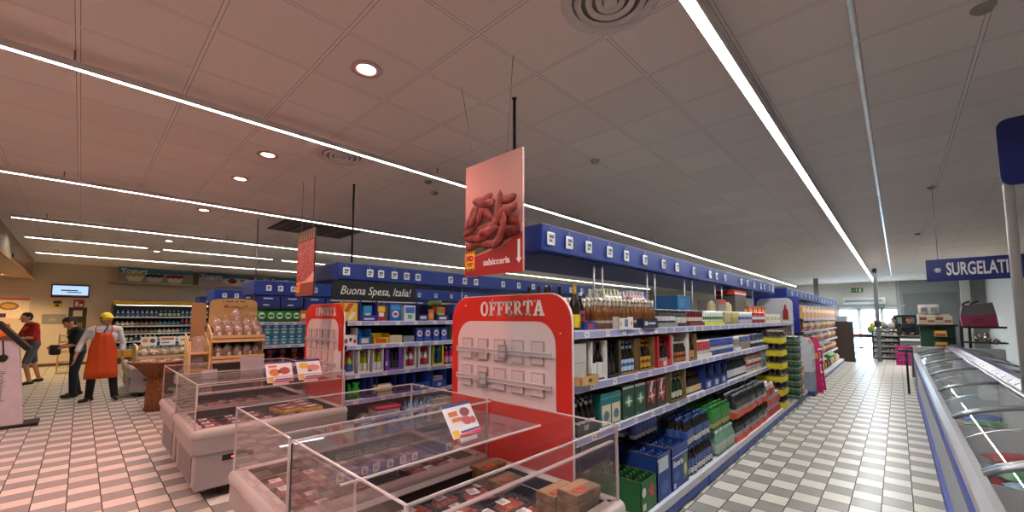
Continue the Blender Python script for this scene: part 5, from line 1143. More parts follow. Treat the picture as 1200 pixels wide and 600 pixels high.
# ================================================================== OFFERTA PANELS
REDP = M('#c8281e', .35, 0, .05, 3); PINKW = M('#d9c4c4', .45, 0, .03)
def letters(m, x, z, s, y, mt):
    """slab serif capitals O F F E R T A, front at y, normal -Y"""
    adv = .0; w = s*.62
    def bx(a, b, c, d): m.box(x+adv+a*s, x+adv+b*s, y-.003, y, z+c*s, z+d*s, mt)
    def arc(cx, cz, rx, rz, t, a0, a1, n=18):
        vs = []; fs = []
        for i in range(n+1):
            a = R_(a0+(a1-a0)*i/n); co, si = math.cos(a), math.sin(a)
            vs += [(x+adv+(cx+rx*co)*s, y-.003, z+(cz+rz*si)*s), (x+adv+(cx+(rx-t)*co)*s, y-.003, z+(cz+(rz-t*.62)*si)*s)]
        for i in range(n): fs.append((2*i, 2*i+2, 2*i+3, 2*i+1))
        m.add(vs, fs, mt)
    for ch in 'OFFERTA':
        if ch == 'O': arc(.42, .5, .40, .52, .22, 0, 360, 28); adv += .90*s
        elif ch in 'FE':
            bx(.0, .42, 0, .13); bx(.0, .70, .87, 1); bx(.12, .34, 0, 1); bx(.34, .52, .45, .57); bx(.46, .54, .36, .66); bx(.58, .70, .68, 1)
            if ch == 'E': bx(.0, .72, 0, .13); bx(.60, .72, 0, .34); adv += .80*s
            else: adv += .76*s
        elif ch == 'R':
            bx(.0, .42, 0, .13); bx(.0, .4, .87, 1); bx(.12, .34, 0, 1); arc(.42, .72, .30, .28, .20, -90, 90, 12); bx(.34, .44, .88, 1); bx(.34, .44, .44, .56)
            for k in range(6): bx(.40+.05*k, .60+.05*k, .45-.075*(k+1), .45-.075*k)
            bx(.62, .88, 0, .13); adv += .92*s
        elif ch == 'T': bx(.0, .80, .87, 1); bx(0, .12, .66, 1); bx(.68, .80, .66, 1); bx(.29, .51, 0, 1); bx(.18, .62, 0, .13); adv += .87*s
        elif ch == 'A':
            m.prism([(x+adv+p[0]*s, z+p[1]*s) for p in ((.08, .1), (.24, .1), (.42, .74), (.58, .1), (.82, .1), (.56, 1), (.34, 1))], 'y', y-.003, y, mt); bx(.24, .62, .3, .42); bx(0, .32, 0, .12); bx(.5, .9, 0, .12); adv += .9*s
    return adv
def rpoly(x0, x1, z0, z1, r, bottom=False, n=8):
    p = []
    for cx, cz, a0, on in ((x1-r, z1-r, 0, 1), (x0+r, z1-r, 90, 1)):
        for k in range(n+1): a = R_(a0+k*90/n); p.append((cx+r*math.cos(a), cz+r*math.sin(a)))
    return p+[(x0, z0), (x1, z0)]
def offerta(cx, lab, w, ztop, zin, rows, cols, pair, tags):
    t = empty('offer_sign', (cx, 2.285, 0), label=lab, cat='sign'); h = w/2
    MB().prism(rpoly(-h, h, .12, ztop, .2), 'y', 0, .028, REDP).build('board', t)
    MB().prism(rpoly(-h-.006, h+.006, .12, ztop+.006, .205), 'y', .006, .022, M('#ded2ce', .4)).build('pale_edge', t)
    MB().box(-h, h, -.02, .045, 0, .12, DARK).build('foot', t)
    MB().prism(rpoly(-h+.085, h-.13, zin, ztop-.20, .17), 'y', -.004, -.001, PINKW).build('white_field', t)
    m = MB(); letters(m, -h*.42, ztop-.158, .115*w/1.28, -.001, WHITE); m.build('lettering', t)
    x0, x1 = -h+.12, h-.19; zt = ztop-.34; ph = (zt-zin-.03)/rows
    pm_ = M('#d2bfbf', .25, 0, .02); bw = (x1-x0)/cols*.62
    for r in range(rows):
        for c in range(cols):
            x = x0+(c+.5)*(x1-x0)/cols; z = zt-r*ph
            m = MB().box(x-bw/2, x+bw/2, -.016, -.004, z-ph*.78, z, M('#a89494', .4)); m.rbox(x-bw/2+.008, x+bw/2-.008, -.02, -.014, z-ph*.74, z-.012, .002, pm_, 1); m.build('price_pocket', t)
    for r in (range(rows) if not pair else range(0, rows, 2)):
        z = zt-r*ph-ph*(.42 if not pair else .92)
        m = MB().box(x0-.03, x1+.04, -.028, -.021, z-.018, z+.018, M('#b0a4a8', .35)).box(x0-.03, x1+.04, -.031, -.028, z-.018, z-.013, WHITE).box(x0-.03, x1+.04, -.031, -.028, z+.013, z+.018, WHITE); rl = m.build('price_rail', t)
        for (rr, x) in tags:
            if rr == r:
                q = MB().rbox(-.045, .045, -.01, .0, -.055, .055, .006, M('#8a8484', .4), 2).box(-.034, .034, -.011, -.01, -.04, .04, M('#b8b0ae', .4)).text('€', M('#4a4446', .4), .03, (-.02, -.0115, .0), (1, 0, 0)).text('1,39', M('#4a4446', .4), .026, (.008, -.0115, .0), (1, 0, 0)).build('digital_price_tag', rl, (x, -.032, z))
    for (sx, sz) in ((-h*.72, ztop-.07), (h*.5, ztop-.05), (h*.86, ztop-.28), (-h*.2, ztop-.03), (h*.4, ztop-.04)): MB().ball((sx, -.002, sz), .006, WHITE, 1, .4, 1, 8, 6).build('screw', t)
offerta(-2.25, 'big red OFFERTA panel in the foreground, with ten empty price pockets', 1.28, 1.82, 1.0, 2, 5, False, [(0, .02), (1, -.2)])
offerta(-5.72, 'smaller looking red OFFERTA panel at the second meat island', 1.26, 1.83, .86, 4, 5, True, [])
# ================================================================== CHEESE ISLAND, BASKET, BREAD STAND
CX0, CX1 = -13.6, -11.45
island(CX0, CX1, 'third refrigerated island with baskets of wrapped cheese, beside the wicker pedestal', False)
t = empty('wooden_crate', (-12.1, 1.5, ZR), label='pale wooden crate with slatted end holding wrapped cheese on the third island', cat='crate')
for y in (-.66, .64): MB().prism([(-.5, 0), (.5, 0), (.5, .28), (.3, .42), (-.5, .42)], 'y', y, y+.03, WOOD).build('end_panel', t)
MB().box(-.5, .5, -.63, .64, 0, .02, WOOD).build('floor', t)
for z in (.03, .12): MB().box(.48, .5, -.63, .64, z, z+.07, WOOD).build('slat', t)
s_ = MB()
random.seed(5)
for k in range(260):
    x, y, z = random.uniform(-.45, .52), random.uniform(-.6, .62), random.uniform(.1, .19); a = random.uniform(0, PI)
    s_.cyl((x-.07*math.cos(a), y-.07*math.sin(a), z+random.uniform(-.03, .03)), (x+.07*math.cos(a), y+.07*math.sin(a), z), .004, HAY, 4)
s_.box(-.46, .47, -.62, .63, .02, .12, HAY)
o = s_.build('straw', None, (-12.1, 1.5, ZR), label='bed of straw under the wrapped cheeses in the wooden crate', cat='straw', kind='stuff')
ch = empty('wrapped_cheese'); MB().lathe([(.06, 0), (.07, .02), (.07, .06), (.05, .08), (0, .08)], M('#cdbf9e', .5, 0, .15), 14).build('cheese', ch); MB().lathe([(.075, 0), (.078, .07), (.05, .1), (.02, .14), (.03, .17)], BAGFILM, 10, capb=False, capt=False).build('wrapping', ch); MB().box(.076, .078, -.025, .025, .02, .06, WHITE).build('label', ch)
CHK = Kind(ch, 'cheese')
for i in range(3):
    for j in range(7): CHK.put((-11.72-.2*i, .98+.175*j, ZR+.20), random.uniform(-.4, .4), 'cheese wrapped in clear film lying on straw in the wooden crate', 'wrapped cheeses in the crate')
CP = [[(.08, .25, .45, .75, '#c9923a', 'o'), (.55, .2, .9, .75, '#4a3a34', 'o')], [(.1, .55, .9, .8, '#b8643a'), (.1, .1, .6, .3, '#5a86a0')], [(.1, .3, .8, .7, '#b89a2a', 'o'), (.5, .2, .8, .5, '#5a5a24', 'o')], [(.1, .5, .6, .8, '#c98a20', 'o'), (.5, .2, .8, .5, '#3a4a2a', 'o')]]
for i in range(4):
    t = empty('offer_card', (-11.62, 1.03+.31*i, 1.07), label=('first white cheese card, with an orange and a dark disc', 'second white cheese card, with a red line of print', 'third white cheese card, with a yellow cheese', 'last white cheese card, nearest the bread stand')[i], cat='price card'); t.rotation_euler = (0, R_(-12), 0)
    MB().box(-.004, 0, -.13, .13, -.02, .17, M('#d8d4cc', .4)).build('card', t); prints(MB(), .26, .17, .0, CP[i]).build('print', t); MB().cyl((-.01, 0, -.25), (-.01, 0, 0), .004, STEEL, 6).build('stem', t)
t = empty('wicker_basket', (-9.75, 1.05, 0), label='brown wicker pedestal with a wide flared basket top, standing on the floor', cat='basket')
MB().lathe([(.2, 0), (.19, .3), (.175, .58), (.18, .62)], WICKER, 24, capt=False).build('pedestal', t)
MB().lathe([(.18, .60), (.30, .74), (.42, .84), (.44, .86), (.41, .86), (.28, .76), (.0, .72)], WICKER, 24, capb=False, capt=False).build('bowl', t)
m = MB(); m.tube([(.44*math.cos(2*PI*k/28), .44*math.sin(2*PI*k/28), .865) for k in range(28)], .02, WICKER, 8, True)
m.build('rim', t)
m = MB()
for k in range(18): a = 2*PI*k/18; m.tube([(.19*math.cos(a), .19*math.sin(a), .6), (.33*math.cos(a+.15), .33*math.sin(a+.15), .77), (.43*math.cos(a), .43*math.sin(a), .85)], .008, WICKER, 5)
for z in (.05, .15, .25, .35, .45, .55): m.tube([(.197*math.cos(2*PI*k/24), .197*math.sin(2*PI*k/24), z) for k in range(24)], .007, WICKER, 5, True)
m.build('weave', t)
lf = empty('wrapped_loaf'); MB().ball((0, 0, .045), .07, BREAD, 1.3, .8, .6, 14, 10, noise=.04).build('loaf', lf); MB().ball((0, 0, .05), .08, BAGFILM, 1.35, .9, .65, 10, 8, noise=.12).build('bag', lf); MB().box(.1, .104, -.03, .03, .02, .075, WHITE).build('label', lf)
LF = Kind(lf, 'bread')
for i in range(7): a = i*.9; LF.put((-9.75+.24*math.cos(a), 1.05+.24*math.sin(a), .80), a, 'wrapped round loaf in the flared wicker basket', 'loaves in the wicker basket')
BX = -7.62
t = empty('bread_stand', (BX, 1.40, 0), label='pale wooden bread stand with an arched printed board and two slatted trays', cat='display stand')
bw_ = .66
arch = [(0, 1.5), (bw_, 1.5)]+[(bw_, 1.88), (bw_-.03, 1.925), (bw_-.1, 1.945), (bw_/2, 1.965), (.1, 1.945), (.03, 1.925), (0, 1.88)]
MB().prism([(y, z) for y, z in arch], 'x', -.34, -.31, WOOD).build('arched_board', t)
m = MB(); RD = M('#6a2018', .5); [m.box(-.309, -.306, .17+.024*q, .184+.024*q, 1.895, 1.915+.006*(q % 3), M('#4a2c18', .5)) for q in range(13) if q not in (1, 6, 9)]
m.ball((-.306, .22, 1.83), .03, M('#8a5a34', .5), .15, 1.2, 1, 10, 8); m.tube([(-.306, .26, 1.81), (-.306, .34, 1.83), (-.306, .42, 1.805), (-.306, .5, 1.84)], .007, RD, 6); m.ball((-.306, .5, 1.84), .014, RD, .2, 1, 1, 8, 6); m.build('painted_print', t)
for y in (-.02, bw_): MB().prism([(-.34, 0), (.12, 0), (.12, .9), (.06, 1.0), (.06, 1.33), (-.1, 1.45), (-.34, 1.55)], 'y', y, y+.02, WOOD).build('side_panel', t)
for z, zz in ((.72, 0), (1.02, 0), (1.33, 0)):
    s1 = MB().prism([(-.32, z+.06), (.11, z), (.11, z+.02), (-.32, z+.08)], 'y', 0, bw_, WOOD).build('tray', t)
    for k in range(2): MB().box(.10, .125, -.02, bw_+.02, z-.01+.06*k-.05, z+.035+.06*k-.05, WOOD).build('slat', s1)
MB().box(-.33, -.31, 0, bw_, 0, 1.5, M('#2a2018', .7)).build('back', t)
# its left side: brown back box and slanting lattice racks
t = empty('side_rack', (BX-.02, 1.12, 0), label='narrow wooden rack with slanting slats attached left of the bread stand, holding bread sticks', cat='rack')
MB().box(-.34, -.3, .06, .24, 0, 1.88, M('#a0784c', .6)).build('tall_back', t)
for y in (0, .24):
    MB().box(.1, .13, y-.01, y+.01, .0, 1.3, WOOD).build('post', t)
    for k in range(6): MB().prism([(-.3, .75+.1*k+.12), (.12, .55+.12*k), (.12, .6+.12*k), (-.3, .8+.1*k+.12)], 'y', y-.008, y+.008, WOOD).build('slanted_slat', t)
for k in range(3): MB().box(-.3, .1, 0, .24, .6+.25*k, .62+.25*k, WOOD).build('shelf', t)
bs_ = bag(.18, .1, .24, '#a88a60', name='bread_bag', mt=BAGFILM); 
for k in range(3): bs_.put((BX-.02, 1.24, .625+.25*k), 0, 'film bag of bread sticks in the slanting side rack', 'bread stick bags in the side rack')
bb_ = empty('bread_bag'); MB().ball((0, 0, .07), .07, BREAD, .6, .9, 1.0, 12, 9, noise=.1).build('bread', bb_); 
m = MB(); m.ball((0, 0, .08), .085, BAGFILM, .7, .9, 1.1, 14, 10, noise=.22)
for k in range(7): m.prism([(-.012+.004*k, .15), (-.05+.016*k, .23), (-.035+.014*k, .235)], 'x', -.006+.002*k, -.004+.002*k, BAGFILM)
m.build('cellophane', bb_); MB().rbox(.062, .066, -.022, .022, .01, .07, .002, WHITE, 1).build('tag', bb_)
BB = Kind(bb_, 'bread')
for j in range(2):
    for i in range(5): BB.put((BX+.02-.15*j, 1.47+.13*i, 1.355+.03*j+.07*j), 0, 'cellophane bag of bread with a white tag on the top tray of the bread stand', 'bread bags on the top tray')
BB.put((BX-.14, 1.72, 1.60), 0, 'single cellophane bread bag heaped highest on the bread stand')
for i in range(5): BB.put((BX+.0, 1.47+.13*i, 1.045), 0, 'cellophane bag of dark bread on the lower tray', 'bread bags on the lower tray', rot=(0, 0, .2*i))
# kiosk
t = empty('self_service_kiosk', (-9.9, -.98, 0), label='white leaning kiosk with a dark tilted screen, cut by the left picture edge', cat='kiosk')
KW = M('#cfc2ca', .4)
MB().prism([(-.3, .04), (.3, .04), (.14, 1.32), (-.3, 1.36)], 'y', 0, .34, KW).build('body', t) if 0 else MB().prism([(-.3, .04), (.46, .04), (.36, 1.28), (-.3, 1.36)], 'x', -.02, .16, KW).build('body', t)
MB().box(-.2, .24, -.35, .62, 0, .04, DARK).build('foot', t)
tl = R_(-52); mt = Matrix.Translation((.19, .30, 1.36)) @ Matrix.Rotation(R_(-52), 4, 'X')
MB().rbox(-.26, .03, -.28, .26, -.035, .035, .015, M('#0c0c0e', .6), 2, mt).build('screen', t)
MB().ball((.19, .22, 1.05), .05, DARK, .3, 1, 1, 10, 8).cyl((.17, .22, 1.08), (.17, .2, 1.3), .008, DARK).build('scanner', t)
m = MB(); m.text('ilconsigliodi', M('#6a6474', .5), .1, (.163, .22, .62), (0, 0, 1), (0, 1, 0), bold=.0005); m.build('lettering', t)
MB().ball((.161, .21, 1.02), .045, M('#6a7a2c', .5), .05, 1, 1, 14, 8).build('logo', t)
# ================================================================== FREEZERS
FX = .215; FM = 1.62; NF = 7
AL = M('#d2d4d8', .3, .45, .03); FWHT = M('#c4c8cc', .35); FBLU = M('#2a3f9a', .4); SEAL = M('#7c7e84', .3, .3)
def fzr(x, y, lab, s=1, L=FM, first=False):
    """one chest of the freezer line; the lid curves up from the aisle side"""
    t = empty('chest_freezer', (x, y, 0), label=lab, cat='freezer')
    X = lambda v: v*s
    def bx(m, a, b, c, d, e, f, mt): m.box(min(X(a), X(b)), max(X(a), X(b)), c, d, e, f, mt)
    m = MB(); bx(m, .03, .065, 0, L, .08, .78, FWHT); bx(m, .065, .5, 0, L, .08, .29, FWHT); bx(m, .065, .5, 0, .015, .29, .8, FWHT); bx(m, .065, .5, L-.015, L, .29, .8, FWHT); b = m.build('cabinet', t)
    m = MB(); bx(m, 0, .03, 0, L, .0, .10, FBLU); m.build('foot_bumper', b)
    m = MB(); m.prism([(X(.005), .62), (X(.03), .60), (X(.03), .68), (X(.005), .68)], 'y', 0, L, FBLU); m.build('side_bumper', b)
    m = MB(); P = [(X(.012), .72), (X(.0), .76), (X(.0), .82), (X(.035), .85), (X(.07), .85), (X(.07), .72)]; m.prism(P, 'y', 0, L, AL); m.build('front_rail', t)
    m = MB(); bx(m, .07, .5, .02, L-.02, .49, .53, M('#d4d8da', .5)); bx(m, .07, .08, .02, L-.02, .3, .8, M('#d4d8da', .5)); bx(m, .49, .5, .02, L-.02, .3, .97, M('#d4d8da', .5)); m.build('inner_tub', t)
    arc = [(X(.06), .845), (X(.12), .885), (X(.2), .92), (X(.3), .95), (X(.4), .972), (X(.5), .985)]
    m = MB(); vs = [(a, yy, z) for a, z in arc for yy in (.05, L-.05)]; m.add(vs, [(2*i, 2*i+2, 2*i+3, 2*i+1) for i in range(5)], FREEZEGLASS, True); m.build('lid_glass', t)
    for yy in (.0, L-.05):
        m = MB(); n = len(arc); vs = []; 
        for a, z in arc: vs += [(a, yy, z-.012), (a, yy, z+.014), (a, yy+.05, z+.014), (a, yy+.05, z-.012)]
        fs = [(0, 1, 2, 3), (4*n-4, 4*n-3, 4*n-2, 4*n-1)]
        for i in range(n-1):
            for k in range(4): fs.append((4*i+k, 4*i+(k+1) % 4, 4*i+4+(k+1) % 4, 4*i+4+k))
        m.add(vs, fs, SEAL, True); m.build('lid_frame', t)
    m = MB(); vs = []
    for yy in (L*.5, L*.5+.022):
        for a, z in arc: vs.append((a, yy, z+.006))
    m.add(vs, [(i, i+1, 7+i, 6+i) for i in range(5)], AL, True); m.build('lid_bar', t)
    return t
pal = [('#3a7a3c', 'green'), ('#c9c4bc', 'white'), ('#2a4a9c', 'blue'), ('#b8783a', 'orange'), ('#a8242c', 'red'), ('#5a8ab0', 'sky blue'), ('#d0b890', 'beige')]
frz = [bag(.2, .07, .26, c, [(.1, .5, .9, .85, '#d8dce0'), (.2, .1, .8, .45, d)], name='frozen_food_bag') for (c, _), d in zip(pal, ('#c9b84a', '#b84a34', '#c9d0d8', '#8a4a20', '#d8c8b0', '#e8e4dc', '#8a6a3a'))]
for i in range(NF):
    y = 1.62+i*FM
    fzr(FX, y, ('nearest', 'second', 'third', 'fourth', 'fifth', 'sixth', 'furthest')[i]+' glass lidded chest freezer along the right side of the aisle')
    fzr(FX+1.25, y, ('nearest', 'second', 'third', 'fourth', 'fifth', 'sixth', 'furthest')[i]+' chest freezer of the row beyond the purple price strip', -1)
    for a in range(3):
        for b in range(6):
            if (a+b+i) % 7 == 6: continue
            q = (a*3+b*2+i*5) % 7
            frz[q].put((FX+.09+.12*a, y+.20+.24*b, .575+.045*(a % 2)), 0, pal[q][1]+' frozen food bag lying under the freezer glass', pal[q][1]+' frozen food bags', rot=(R_(random.uniform(-12, 12)), R_(90+random.uniform(-10, 6)), R_(random.uniform(-25, 25)))) if a < 2 else None
# middle ridge with price strips
t = empty('freezer_ridge', (FX+.5, 1.62, 0), label='raised ridge with purple price strips along the middle of the freezers', cat='price rail')
L = NF*FM; MB().box(.01, .24, 0, L, .0, 1.02, FWHT).build('core', t)
PUR = M('#4a4478', .3); 
MB().prism([(0.0, .99), (.0, 1.0), (.09, 1.07), (.16, 1.07), (.25, 1.0), (.25, .99)], 'y', 0, L, PUR).build('strip', t)
n = 34
tg = MB().box(-.002, .002, -.055, .055, -.03, .03, M('#b4b6be', .4)).box(-.004, -.002, -.04, .03, -.005, .015, M('#55565c', .4)); tg0 = tg.build('price_label', t)
for i in range(n):
    o = tg0 if i == 0 else tg0.copy()
    if i: COL.objects.link(o); o.parent = t
    o.location = (.04, .15+i*(L-.3)/n, 1.032); o.rotation_euler = (0, R_(50), 0)
o = MB().rbox(-.5, .85, 0, .05, .1, 1.0, .02, M('#a8acae', .4), 2).build('partition_board', None, (FX+.5, 1.63+L, 0)); tag(o, 'pale grey board closing the far end of the freezers', 'board')
# bare black basket frame beside the far freezers
t = empty('wire_stand', (FX-.12, 12.4, 0), label='dark thin stand beside the far end of the freezers', cat='stand')
MB().cyl((0, 0, 0), (0, 0, .95), .02, DARK).build('pole', t); MB().box(-.12, .1, -.02, .35, .9, .94, DARK).build('shelf', t)
# ================================================================== RIGHT SIDE BEHIND THE FREEZERS
DK = M('#2a2420', .6)
t = empty('display_rack', (.62, 13.45, 0), label='green rack of packaged goods with white and beige bags on top, past the freezers', cat='display rack')
MB().box(-.26, .3, -.02, .25, .1, 1.45, M('#1c4a38', .5)).build('body', t); MB().box(-.3, .34, -.2, .25, 1.45, 1.49, DK).build('shelf', t)
for z in (.95, 1.2): MB().box(-.02, .3, -.2, -.02, z, z+.02, DK).build('shelf', t)
rp = [carton(.14, .1, .2, '#b8a88c', [(.1, .5, .9, .8, '#7a3a2a')]), carton(.14, .1, .2, '#c9c0b0', [(.1, .2, .9, .5, '#8a6a4a')])]
for i in range(4): rp[i % 2].put((.42+.13*i, 13.33, 1.491), -PI/2, ('beige', 'cream')[i % 2]+' box in the line on top of the green rack', 'boxes on top of the green rack')
wb = bag(.2, .12, .24, '#c9c6c2', [(.2, .3, .8, .7, '#7a7a80')]);
for i in range(3): wb.put((.42+.17*i, 13.52, 1.491), -PI/2, 'white bag standing behind the boxes on the green rack', 'white bags on the green rack')
for i in range(2): wb.put((.45+.16*i, 13.5, 1.491+.22), -PI/2, 'white bag heaped highest on the green rack', 'highest white bags')
hb_ = carton(.2, .06, .13, '#b8902c', [(.1, .1, .9, .5, '#a83a5a'), (.1, .6, .9, .9, '#d8c42c')])
for z in (.971, 1.221):
    for i in range(2): hb_.put((.68+.0*i, 13.33-.07*i, z), -PI/2, 'yellow and pink pack on a lower shelf of the green rack', 'yellow and pink packs on the green rack')
t = empty('curved_rack', (1.12, 13.3, 0), label='dark curved metal rack between the green rack and the pink bag', cat='rack')
m = MB()
for x in (-.12, .0): m.tube([(x, 0, .5), (x, 0, 1.3), (x+.01, 0, 1.7), (x+.06, 0, 1.95), (x+.16, 0, 2.0)], .025, DK, 8)
m.build('frame', t)
MB().box(-.1, .5, -.25, .15, 1.42, 1.46, DK).box(-.1, .5, -.25, .15, 1.1, 1.13, DK).build('shelf', t)
t = empty('pink_bag', (1.22, 13.1, 1.461), label='large pink and grey patterned bag lying on the dark curved rack', cat='bag')
MB().prism([(-.22, 0), (.28, 0), (.26, .25), (-.24, .22)], 'y', -.16, .14, M('#8a2a4c', .5)).build('body', t)
MB().prism([(-.24, .22), (.26, .25), (.22, .5), (-.2, .44)], 'y', -.16, .14, M('#5c5458', .6, 0, .35, 20)).build('flap', t)
MB().tube([(-.08, -.165, .12), (-.05, -.165, .15), (.06, -.165, .15), (.1, -.165, .12), (.05, -.165, .09), (-.05, -.165, .09)], .008, BLACK, 6, True).build('handle_slot', t)
t = empty('silver_bow', (1.38, 13.02, 1.2), label='crumpled silver wrapping under the pink bag', cat='wrapping')
random.seed(9); m = MB()
for k in range(8): m.ball((random.uniform(-.2, .12), random.uniform(-.06, .05), random.uniform(-.05, .12)), random.uniform(.04, .07), M('#a8a090', .25, .7), 1, 1, 1, 7, 5, noise=.5)
m.build('foil', t)
t = empty('wall_shelf_unit', (2.15, 9.2, 0), label='white topped counter with pale boxes along the white wall behind the freezers', cat='shelf')
MB().box(-.3, .3, 0, 4.6, 0, .8, M('#6a6664', .6)).box(-.32, .32, 0, 4.6, 1.28, 1.32, M('#6a5a48', .6)).box(.25, .3, 0, 4.6, .8, 1.28, M('#8a8a88', .6)).build('frame', t)
wx = carton(.34, .4, .46, '#aeb0ae', [(.3, .2, .7, .8, '#8a8c8a')])
for i in range(10): wx.put((2.08, 9.45+.42*i, .801), PI, 'pale grey carton on the counter behind the freezers', 'pale cartons behind the freezers')
bx_ = carton(.2, .3, .09, '#5c4a34', [(.1, .2, .9, .8, '#8a6a44')])
for i in range(14): bx_.put((2.1, 9.4+.3*i, 1.321), PI, 'low brown packet along the upper shelf behind the freezers', 'brown packets on the upper shelf')
t = empty('white_panel', (1.9, 9.0, 0), label='tall pale panel standing at the near end of the counter behind the freezers', cat='panel')
MB().box(-.02, .5, -.03, .03, 0, 1.5, M('#9a9898', .5)).build('board', t)
# ================================================================== CHECKOUT
t = empty('checkout_rack', (-.33, 21.9, 0), label='black tiered impulse rack at the checkout, in front of the entrance', cat='display rack')
MB().box(-.42, .3, .2, .3, 0, 1.1, BLACK).box(.3, .36, -.2, .3, 0, 1.1, BLACK).build('back', t)
for k in range(5):
    z = .08+.21*k; MB().prism([(-.2, z), (.2, z+.05), (.2, z+.07), (-.2, z+.02)], 'x', -.42, .3, BLACK).build('shelf', t); MB().box(-.42, .3, -.215, -.2, z, z+.07, M('#8f959a', .4)).build('lip', t)
ip = [carton(.1, .06, .1, c, [(.1, .2, .9, .8, d)]) for c, d in (('#c9ccd0', '#5a6a7a'), ('#a8343c', '#e0dcd4'), ('#7a8a4a', '#d8d4a0'), ('#3a3a40', '#9aa0a8'))]
for k in range(5):
    for i in range(6): j = (k*2+i) % 4; ip[j].put((-.68+.115*i, 21.86, .125+.21*k), -PI/2, ('white', 'red', 'olive', 'black')[j]+' small sweet pack on the black checkout rack', ('white', 'red', 'olive', 'black')[j]+' sweet packs at the checkout')
for i in range(6): ip[i % 3].put((-.69+.12*i, 22.15, 1.1), -PI/2, ('white', 'red', 'olive')[i % 3]+' pack at the top of the black checkout rack', ('white', 'red', 'olive')[i % 3]+' packs on top of the checkout rack')
t = empty('flower_stand', (-.62, 22.5, 0), label='cluttered stand of wrapped bouquets by the entrance door', cat='stand')
random.seed(4); MB().box(-.2, .4, -.1, .1, 0, 1.1, BLACK).build('body', t)
for k, c in enumerate(('#8a9a3a', '#c9b84a', '#b84a6a', '#6a8a9a', '#d8d4d0', '#7a6a4a', '#3a5a3a', '#c9c9d4')): MB().ball((-.22+.09*k, random.uniform(-.1, .05), 1.16+random.uniform(-.05, .25)), .11, M(c, .5, 0, .3, 30), 1, .7, 1.2, 9, 7, noise=.5).build('bouquet', t)
t = empty('checkout_desk', (.26, 21.4, 0), label='grey checkout desk with a pale edge next to the black rack', cat='counter')
MB().box(-.22, .5, -.1, 1.2, 0, .9, M('#4c4f53', .5)).build('body', t); MB().rbox(-.25, .53, -.13, 1.2, .9, .95, .01, M('#24262a', .4)).build('worktop', t); MB().box(-.24, .52, -.14, -.12, .78, .86, M('#c4c6c4', .4)).build('pale_strip', t)
t = empty('magazine_board', (.42, 23.6, 0), label='black framed display board behind the cashiers', cat='display board')
MB().box(-.55, .62, -.02, .02, .95, 1.75, BLACK).box(-.5, -.45, -.02, .02, 0, .95, BLACK).box(.5, .55, -.02, .02, 0, .95, BLACK).build('board', t)
for i, c in enumerate(('#8a9a94', '#6a7478', '#9aa29a')): MB().box(-.45+.38*i, -.3+.38*i, -.03, -.02, 1.1, 1.65, M(c, .5)).build('magazine', t)
sb = empty('shopping_basket'); PK = M('#a81e6c', .4, 0, .15, 30)
m = MB(); m.prism([(-.19, 0), (.19, 0), (.23, .2), (-.23, .2)], 'y', -.14, -.13, PK).prism([(-.19, 0), (.19, 0), (.23, .2), (-.23, .2)], 'y', .13, .14, PK).box(-.2, .2, -.14, .14, 0, .012, PK).box(-.22, -.2, -.14, .14, 0, .2, PK).box(.2, .22, -.14, .14, 0, .2, PK); m.build('basket', sb)
m = MB()
for k in range(5): m.box(-.18+.08*k, -.14+.08*k, -.145, -.141, .05, .15, M('#5c0f3a', .5))
m.build('slots', sb); MB().tube([(-.2, 0, .2), (-.1, 0, .23), (.1, 0, .23), (.2, 0, .2)], .008, BLACK, 6).build('handle', sb)
SB = Kind(sb, 'basket')
for s in range(3): SB.put((.1, 19.7, .235*s), 0, ('lowest', 'middle', 'topmost')[s]+' of three piled pink shopping baskets by the checkout')
t = empty('low_barrier', (-1.35, 23.6, 0), label='black low barrier bar with a red sign across the entrance', cat='barrier')
MB().box(-.85, .75, -.03, .03, .78, .92, BLACK).build('bar', t); MB().box(-.1, .2, -.035, -.03, .8, .9, M('#b83024', .4)).build('sign', t); MB().box(-.83, -.78, -.03, .03, 0, .78, STEEL).box(.68, .73, -.03, .03, 0, .78, STEEL).build('post', t)
t = empty('magazine_table', (.42, 16.2, 0), label='small table of leaflets past the freezers, below the checkout', cat='table')
MB().box(-.2, .3, -.3, .5, .0, .8, M('#55524f', .6)).box(-.22, .32, -.32, .52, .8, .83, M('#3a3836', .5)).build('body', t)
for i, c in enumerate(('#b85a3a', '#c9ccd0', '#c9c08a', '#d0d0d0')): MB().box(-.18+.12*i, -.08+.12*i, -.25, .1, .831, .845+.01*i, M(c, .5)).build('leaflet', t)
